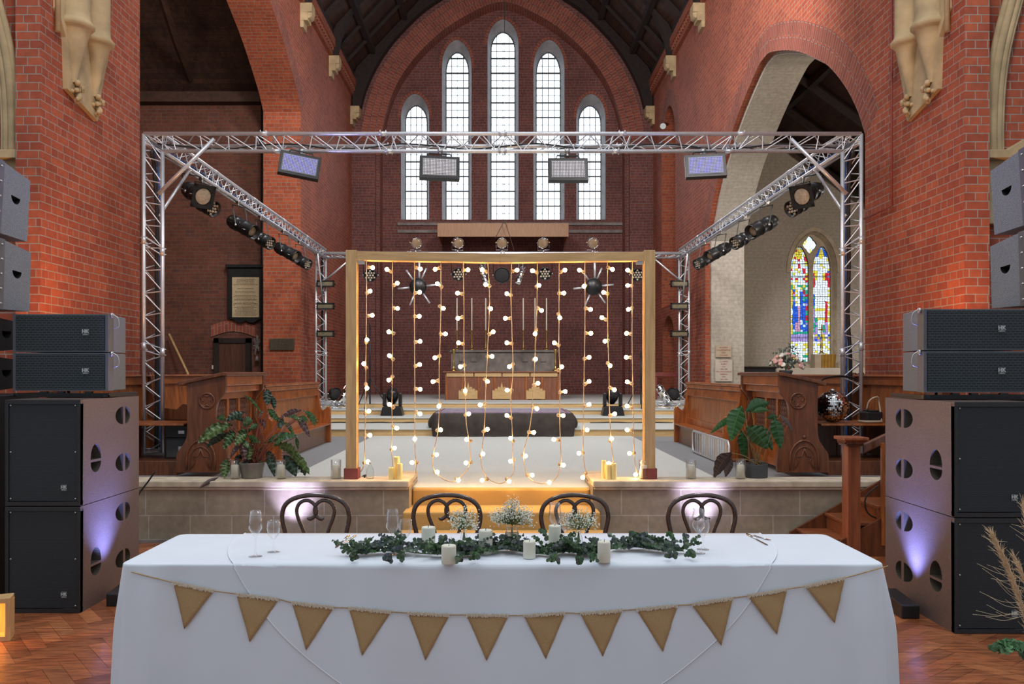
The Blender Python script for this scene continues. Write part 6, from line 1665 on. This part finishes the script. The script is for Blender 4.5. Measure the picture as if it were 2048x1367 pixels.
# ---- gypsophila in glass
def posy(px, py, jar_h, jar_r, top_h, spreadx, n, label, seed, big=False):
    random.seed(seed); p = place(px, py); t = thing('gypsophila_posy', p, label, 'flowers', 'posies of gypsophila on the table')
    if big: prof = [(0, .003), (jar_r*.9, .002), (jar_r, .012), (jar_r, jar_h*.78), (jar_r*.82, jar_h*.86), (jar_r*.84, jar_h), (jar_r*.80, jar_h), (jar_r*.78, jar_h*.86), (jar_r*.95, jar_h*.76), (jar_r*.95, .012), (0, .009)]
    else: prof = [(0, .003), (jar_r*.9, .002), (jar_r, .012), (jar_r*.9, jar_h*.5), (jar_r*.5, jar_h*.8), (jar_r*.7, jar_h), (jar_r*.64, jar_h), (jar_r*.45, jar_h*.8), (jar_r*.82, jar_h*.5), (0, .010)]
    MB().lathe(prof, p, n=24).build('glass_jar' if big else 'glass_vase', 'clear_glass', t)
    if big:
        tw = MB()
        for z in (.62, .66, .70): tw.tube([p+Vector((jar_r*1.02*cos(a), jar_r*1.02*sin(a), jar_h*z+.002*sin(a*3))) for a in [2*pi*i/24 for i in range(24)]], .002, 5, closed=True)
        tw.build('twine_wrap', 'twine', t)
    st = MB(); fl = MB()
    for q in range(n):
        an = random.uniform(0, 2*pi); rr_ = sqrt(random.random()); hx = rr_*spreadx*cos(an); hy = rr_*spreadx*.7*sin(an)
        hz = jar_h+(top_h-jar_h)*(random.uniform(.15, 1)*(1-.45*rr_**2))
        if big and abs(hx) < .03: hz = jar_h+(top_h-jar_h)*random.uniform(.4, 1.25)
        tip = p+Vector((hx, hy, hz)); mid = p+Vector((hx*.3, hy*.3, jar_h+(hz-jar_h)*.45))
        if q % 3 == 0: st.tube(arc([p+Vector((random.uniform(-.01, .01), 0, .02)), p+Vector((0, 0, jar_h)), mid, tip], 3), .0009, 3, cap=False)
        else: st.tube([mid, tip], .0007, 3, cap=False)
        for k in range(3):
            c = tip+Vector((random.gauss(0, .011), random.gauss(0, .011), random.gauss(0, .011))); fl.sphere(c, random.uniform(.0024, .0042), 5, 4)
    st.build('stems', 'stem_green', t); fl.build('blossoms', 'gyp_white', t)
posy(928, 1088, .075, .022, .205, .080, 120, 'small posy of white gypsophila in a narrow vase, left of the middle jar', 1)
posy(1024, 1100, .125, .033, .235, .112, 260, 'largest bunch of white gypsophila in a round jar, at the table centre', 2, True)
posy(1157, 1092, .085, .024, .195, .10, 130, 'loose posy of white gypsophila in a small vase, right of the tall candle', 3)

# ---- bentwood chairs
def cafe_chair(cx, label):
    CY = 5.30; t = thing('bentwood_chair', (cx, CY-.2, 0), label, 'chair', 'bentwood chairs behind the table')
    sc = CY/FPX
    def loc(dx, y): return Vector((cx+dx*sc, CY+.03*(1-(1120-y)/130), EYE-(y-VY)*sc))
    O_ = [(-55, 1132), (-58, 1100), (-61.5, 1066), (-66, 1045), (-67, 1030), (-62, 1012), (-48, 999), (-25, 991.5), (0, 989.5)]
    O_ = O_+[(-a, b_) for a, b_ in reversed(O_[:-1])]
    MB().tube(arc([loc(*p) for p in O_], 6), .0145, 12).build('outer_hoop', 'bentwood', t)
    for s in (-1, 1):
        I = [(-14, 1132), (-18, 1105), (-24, 1066), (-35, 1036), (-37.5, 1019), (-31.5, 1006), (-18, 1000), (-4.8, 1005.5), (1.5, 1017), (.5, 1029), (-6, 1036), (-12, 1038), (-17, 1036)]
        P = [loc(-s*a if s > 0 else a, b_) for a, b_ in I]
        P = arc(P, 5); rad = [.0115]*(len(P)-6)+[.011, .010, .009, .0075, .006, .004]
        MB().tube(P, rad, 10).build('scroll', 'bentwood', t)
    zs = .455
    MB().lathe([(0, -.01), (.19, -.01), (.2, 0), (.2, .014), (.185, .02), (0, .016)], (cx, CY-.18, zs), n=32).build('seat', 'bentwood', t)
    MB().lathe([(.17, -.05), (.185, -.05), (.185, -.012), (.17, -.012)], (cx, CY-.18, zs), n=32).build('seat_ring', 'bentwood', t)
    for s in (-1, 1):
        MB().tube([(cx+s*.155, CY+.04, zs+.05), (cx+s*.16, CY+.05, .2), (cx+s*.19, CY+.12, 0)], .014, 10).build('leg', 'bentwood', t)
        MB().tube([(cx+s*.13, CY-.30, zs-.02), (cx+s*.15, CY-.31, .2), (cx+s*.17, CY-.33, 0)], [.016, .013, .011], 10).build('leg', 'bentwood', t)
    MB().tube([(cx+.15*cos(a), CY-.18+.15*sin(a), .21) for a in [2*pi*i/24 for i in range(24)]], .009, 8, closed=True).build('stretcher_hoop', 'bentwood', t)
for px, w in ((630.5, 'leftmost, in front of a violet lit patch'), (893.5, 'second from left, in front of the steps'), (1149.5, 'third from left, in front of the steps'), (1404, 'rightmost, in front of a violet lit patch')):
    cafe_chair((px-VX)*5.30/FPX, 'dark bentwood chair with heart-shaped back, '+w)

# ================================================================ ON THE STONE LEDGE
LZ = .600
def jar_candle(px, label, kind=0, Y=8.42):
    c = Vector((at(px, 0, Y).x, Y, LZ)); t = thing('candle_jar', c, label, 'candle', 'white candles in glass cylinders')
    H_, R_ = .19, .050
    MB().lathe([(0, .001), (R_, .001), (R_, H_), (R_-.003, H_), (R_-.003, .008), (0, .008)], c, n=28).build('glass_cylinder', 'clear_glass', t)
    MB().lathe([(0, .009), (.036, .009), (.037, .135), (.03, .139), (0, .134)], c, n=24).build('wax', 'candle_ivory', t)
    MB().tube([c+Vector((0, 0, .134)), c+Vector((0, 0, .148))], .0012, 4).build('wick', 'wick', t)
for px, w in ((470, 'in front of the left plant pot, leftmost'), (562, 'right of the left plant, second from left'), (672, 'beside the left timber post'), (1288, 'beside the right timber post'), (1382, 'between the right post and the right plant'), (1481, 'in front of the right plant pot')):
    jar_candle(px, 'white candle in a clear glass cylinder '+w)
for (px, w_, top, base, lab) in ((782, 11, 933, 957, 'shortest yellow candle of the left trio on the ledge'), (793, 12, 913, 957, 'tallest yellow candle of the left trio on the ledge'), (799, 11, 926, 958, 'middle yellow candle of the left trio on the ledge'),
                             (1208, 10, 918, 955, 'tallest yellow candle of the right trio on the ledge'), (1217, 11, 928, 958, 'front yellow candle of the right trio on the ledge'), (1228, 11, 925, 957, 'right yellow candle of the right trio on the ledge')):
    yy = 8.36+(0 if base > 956 and px not in (793,) else .06)
    pillar(px, w_, top, base, lab, 'candle_yellow', h=LZ, Y=yy, name='church_candle', group='yellow candle trios on the ledge')
c = Vector((at(740, 0, 8.42).x, 8.42, LZ)); t = thing('water_bottle', c, 'small clear bottle standing on the ledge between the post and the yellow candles', 'bottle')
MB().lathe([(0, .001), (.036, .001), (.04, .01), (.04, .07), (.034, .10), (.012, .135), (.011, .15), (.0, .15)], c, n=20).build('body', 'bottle_glass', t); MB().lathe([(0, .15), (.013, .15), (.013, .17), (0, .17)], c, n=14).build('cap', 'white_plastic', t)
cable('floor_cable', [(-3.2, 8.62, .50), (-2.6, 8.63, .50), (-2.0, 8.63, .50), (-1.6, 8.62, .50), (-1.4, 8.60, .61), (-1.38, 8.5, .606)], .008, 'cable_black', 'thin black cable lying behind the left stone ledge')

# ================================================================ PLANTS
def leaf(mb, base, tip, w, col, sag=.25, wave=0., up=None, twist=0., fold_=.25, stripe=True, n=14):
    base, tip = Vector(base), Vector(tip); d = tip-base; L = d.length; view = Vector((0, -1, .0))
    side_ = d.cross(view)
    if side_.length < 1e-5: side_ = Vector((1, 0, 0))
    side_.normalize(); side_ = (Matrix.Rotation(twist, 3, d.normalized()) @ side_); nrm = side_.cross(d).normalized()
    if nrm.y > 0: nrm = -nrm
    rows = []; ts = [0.]
    nv = n//2+2
    for k in range(nv): ts += [(k+.74)/nv, (k+1)/nv]
    J = (-1, -.5, -.05, .05, .5, 1)
    for i, t0_ in enumerate(ts):
        row = []
        for j in J:
            t_ = min(1., t0_+.07*abs(j)*(1-t0_)*(t0_ > 0)); c = base+d*t_+Vector((0, 0, 1))*(sin(pi*t_)*sag*L)
            ww = w*.5*(sin(pi*min(1, t0_*.96+.02))**.75)*(1.05-.35*t0_)
            wv = wave*w*.25*sin(t0_*34+(1.5 if j > 0 else 0))*abs(j)
            row.append(mb.vert(c+side_*(ww*j)+nrm*(-fold_*abs(j)*ww+wv)))
        rows.append(row)
    for i in range(len(ts)-1):
        for j in range(5):
            dk = 1.
            if stripe: dk = 1.75 if (j == 2) else (1.45 if i % 2 == 1 else .85)
            elif j == 2: dk = 1.5
            mb.face((rows[i][j], rows[i][j+1], rows[i+1][j+1], rows[i+1][j]), True, tint=tuple(c*dk for c in col))
def pot(c, r0, r1, h_, mat, t):
    MB().lathe([(0, 0), (r0, 0), (r0*1.02, .01), (r1, h_-.005), (r1, h_), (r1-.01, h_), (r1-.012, h_-.03), (0, h_-.03)], c, n=36).build('pot', mat, t)
    MB().lathe([(r1-.013, h_-.025), (r1*.5, h_-.015), (0, h_-.02)], c, n=20).build('soil', 'soil', t)
PY = 8.50
c = Vector((at(504, 0, PY).x, PY, LZ)); t = thing('long_leaved_plant', c, 'potted plant with long wavy green leaves and red stems on the left stone ledge', 'plant')
pot(c, .10, .125, .155, 'pot_bronze', t)
def q5(x, y): return (380+x/4.714, 700+y/4.714)
G1, G2, G3, BR = (.045, .10, .025), (.09, .15, .04), (.025, .055, .03), (.07, .03, .025)
LV = [(400,700,75,865,80,G2),(350,780,180,880,60,G3),(510,590,330,670,55,G3),(420,760,315,890,75,G1),(590,655,500,680,65,G1),(535,745,440,890,75,G2),(730,365,730,520,62,G3),(770,430,798,560,42,G3),(735,555,810,660,48,G1),(820,640,885,705,50,G3),(660,645,710,735,36,BR),
      (1050,565,860,640,40,BR),(1070,570,1205,690,38,G1),(1030,625,1120,670,26,G1),(1010,640,1130,820,46,BR),(700,880,1020,810,58,G1),(800,890,1035,1005,75,G2),(930,960,1130,1170,62,G2),(890,990,1000,1195,95,G3),(1000,1030,1090,1195,62,G3),(740,945,790,1160,66,G3),(575,860,540,1010,62,G2),(480,870,520,1040,56,BR),
      (500,850,550,925,42,G1),(560,810,615,880,42,G1),(360,1020,290,1205,66,G2),(455,890,380,1000,30,BR),(620,925,690,980,40,G3),(900,680,965,785,34,G1),(1000,820,1020,940,26,G1),(610,990,550,1100,72,G3),(540,1030,540,1120,56,G3),(680,600,500,418,20,G1),(260,640,330,650,40,G1),(420,640,520,670,30,G3),(640,700,560,740,40,G1),(880,600,1040,660,34,G2),(480,980,430,1090,50,G3),(780,870,900,800,36,G1),(660,1000,600,1060,60,G1),(570,940,640,1040,50,G3),(700,560,640,640,20,BR)]
random.seed(31); lv = MB(); st = MB()
LV = LV+[(x0+random.uniform(-30, 40), y0+random.uniform(-10, 40), x1+random.uniform(-40, 50), y1+random.uniform(0, 45), w_*.85, c_) for x0, y0, x1, y1, w_, c_ in LV if y1 > 620 and random.random() < .6]
for i, (x0, y0, x1, y1, w_, col) in enumerate(LV):
    dy = random.uniform(-.10, .12); a = at(*q5(x0, y0), PY+dy*.6); b_ = at(*q5(x1, y1), PY+dy-.03)
    if b_.z < LZ+.01: b_.z = LZ+.01
    if a.z < LZ+.05: a.z = LZ+.05
    leaf(lv, a, b_, w_*1.5/4.714*PY/FPX, col, sag=.10, wave=1., twist=random.uniform(-.5, .5))
    s0 = c+Vector((random.uniform(-.04, .06), random.uniform(-.03, .03), .14)); mid = (s0+a)/2+Vector((0, 0, .05*abs(a.x-s0.x)+.01)); st.tube(arc([s0, mid, a], 5), .0028, 5)
lv.build('leaves', 'calathea', t, fix=False); st.build('stems', 'stem_red', t)
mb = MB(); leaf(mb, at(437, 955, 8.3)+Vector((0, 0, .006)), at(398, 976, 8.19), .05, (.05, .025, .02), sag=.05, stripe=False, fold_=.3); o = mb.build('fallen_leaf', 'calathea', fix=False); tag(o, 'dead dark brown leaf hanging over the edge of the left stone ledge', 'leaf')
c = Vector((at(1514, 0, PY).x, PY+.05, LZ)); t = thing('broad_leaved_plant', c, 'potted plant with broad striped dark green leaves on the right stone ledge', 'plant')
pot(c, .115, .12, .135, 'pot_grey', t)
DG, DG2, UN = (.018, .065, .014), (.03, .09, .02), (.06, .035, .03)
LV = [((1483,812),(1462,880),36,DG2,-.05),((1491,822),(1538,805),27,DG,.05),((1504,824),(1538,820),11,DG2,.0),((1482,833),(1421,866),13,DG2,.06),((1549,834),(1562,897),27,DG,-.04),((1494,852),(1535,897),34,DG,-.06),((1463,905),(1428,954),30,UN,.02),((1464,918),(1451,953),18,UN,.05),((1484,860),(1490,918),24,DG,.10),((1560,829),(1585,862),9,UN,.03),((1520,850),(1545,900),22,DG,.12),((1533,836),(1556,833),10,DG,.05)]
lv = MB(); st = MB(); random.seed(12)
for (x0, y0), (x1, y1), w_, col, dy in LV:
    a = at(x0, y0, PY+dy); b_ = at(x1, y1, PY+dy-.05); b_.z = max(b_.z, LZ+.01)
    leaf(lv, a, b_, w_*PY/FPX*1.15, col, sag=.10, wave=.15, twist=random.uniform(-.3, .3), n=18, fold_=.2)
    s0 = c+Vector((random.uniform(-.06, .06), random.uniform(-.03, .03), .12)); mid = (s0+a)/2+Vector((0, 0, .03)); st.tube(arc([s0, mid, a], 5), [.0055, .005, .005, .005, .004, .004, .004, .0035, .003, .003, .003], 6)
lv.build('leaves', 'calathea', t, fix=False); st.build('stems', 'stem_tan', t)

# ================================================================ FOREGROUND CORNERS
# wooden light-up letter at the left edge
p = Vector((-3.04, 5.26, 0)); M = Matrix.Rotation(radians(20), 4, 'Z'); t = thing('light_box_letter', p, 'warm lit wooden box letter standing on the floor at the left edge', 'lamp')
T = Matrix.Translation(p) @ M; mb = MB()
for (x0, x1, y0, y1, z0, z1) in ((-.44, .0, -.03, .10, 0, .03), (-.44, .0, -.03, .10, .235, .265), (-.03, .0, -.03, .10, .03, .235), (-.44, -.41, -.03, .1, .03, .235)): mb.box(x0, x1, y0, y1, z0, z1, M=T)
mb.build('frame', 'pine', t, bevel=.003); MB().box(-.41, -.03, .085, .1, .03, .235, M=T).build('back_board', 'pine', t)
MB().prism([T @ Vector((-.16, -.02, .25)), T @ Vector((-.11, -.02, .22)), T @ Vector((-.35, -.02, .60)), T @ Vector((-.42, -.02, .60))], T.to_3x3() @ Vector((0, .12, 0))).build('slanted_bar', 'pine', t, bevel=.003)
for k in range(2): MB().sphere(T @ Vector((-.33+k*.14, .03, .13)), .02, 12, 8).build('bulb', 'lamp_glow', t)
light('box_letter_glow', 'POINT', T @ Vector((-.22, -.02, .14)), 5, (1, .5, .12), size=.03)
# pampas grass with eucalyptus at the right edge
p = Vector((2.60, 4.20, 0)); t = thing('pampas_grass', p, 'beige pampas grass plumes leaning in at the right edge above the parquet', 'dried grass')
random.seed(17); mb = MB()
for (x0, y0, x1, y1, nn) in ((2072, 1290, 1984, 1070, 900), (2076, 1240, 2046, 1010, 300), (2085, 1270, 2030, 1120, 300)):
    a = at(x0, y0, 4.25); b_ = at(x1, y1, 4.2); spine = arc([a, a.lerp(b_, .5)+Vector((.012, 0, .01)), b_], 8); mb.tube(spine, .003, 5)
    for q in range(nn):
        u = random.random()**.8; c = spine[int(u*(len(spine)-1))]; d = (b_-a).normalized(); sp_ = Vector((random.gauss(0, 1), random.gauss(0, 1), random.gauss(0, .5)))*(1.2 if random.random() < .15 else .45); ln = random.uniform(.06, .15)*(1.15-u*.55)
        e1 = c+d*ln*.6+sp_*.006; e2 = e1+d*ln*.5+sp_*random.uniform(.006, .022)-Vector((0, 0, .01)); mb.tube([c, e1, e2], [.0014, .0011, .0005], 3, cap=False)
for q in range(14):
    a = at(2046, 1180+random.uniform(-30, 60), 4.22); b_ = a+Vector((-random.uniform(.12, .24), random.uniform(-.02, .02), random.uniform(-.03, .10))); m_ = (a+b_)/2+Vector((0, 0, -.02)); mb.tube(arc([a, m_, b_], 4), .0008, 3, cap=False)
mb.build('plumes', 'dried_grass', t)
MB().tube([(2.95, 4.4, 0.1), at(2064, 1290, 4.25)], .006, 6).build('stem', 'stem_tan', t)
MB().lathe([(0, 0), (.07, 0), (.09, .12), (.06, .22), (.05, .22), (.06, .1), (0, .01)], (2.95, 4.4, 0), n=20).build('vase', 'pot_grey', t)
sp = [Vector((2.90, 4.38, .24)), at(2060, 1318, 4.2), at(2040, 1300, 4.15), at(2015, 1302, 4.12), at(1996, 1312, 4.1)]
euca('eucalyptus_sprig', sp, 26, 'green eucalyptus sprig near the floor at the lower right edge', 'foliage', spread=.05, size=.018, up=.02, seed=5, pals=[(.10, .22, .09), (.12, .22, .14), (.07, .16, .06)])

# LED uplights on the floor
for k, (x, y, tx, ty, tz, e, w) in enumerate(((-2.02, 7.96, -2.02, 8.3, .12, 34, 'left chair'), (1.93, 7.96, 1.93, 8.3, .12, 34, 'right chair'))):
    o = thing('led_uplight', (x, y, 0), 'small floor uplight washing the stone wall violet behind the '+w, 'uplight', 'floor uplights')
    MB().box(x-.09, x+.09, y-.06, y+.06, 0, .09).build('housing', 'desk_wood', o, bevel=.006); MB().box(x-.08, x+.08, y-.05, y+.05, .0905, .096).build('lens', 'led_uplight', o)
    light('uplight_beam', 'SPOT', (x, y+.02, .11), e*1.5, (.58, .56, 1), (tx, ty, tz+.35), size=.03, angle=70, blend=.9)
for s, y, e in ((-1, 6.17, 190), (1, 5.88, 190)):
    light('speaker_wash', 'SPOT', (s*2.73, y, .14), e*.85, (.24, .30, 1), (s*2.79, y, 1.2), size=.03, angle=90, blend=1.)
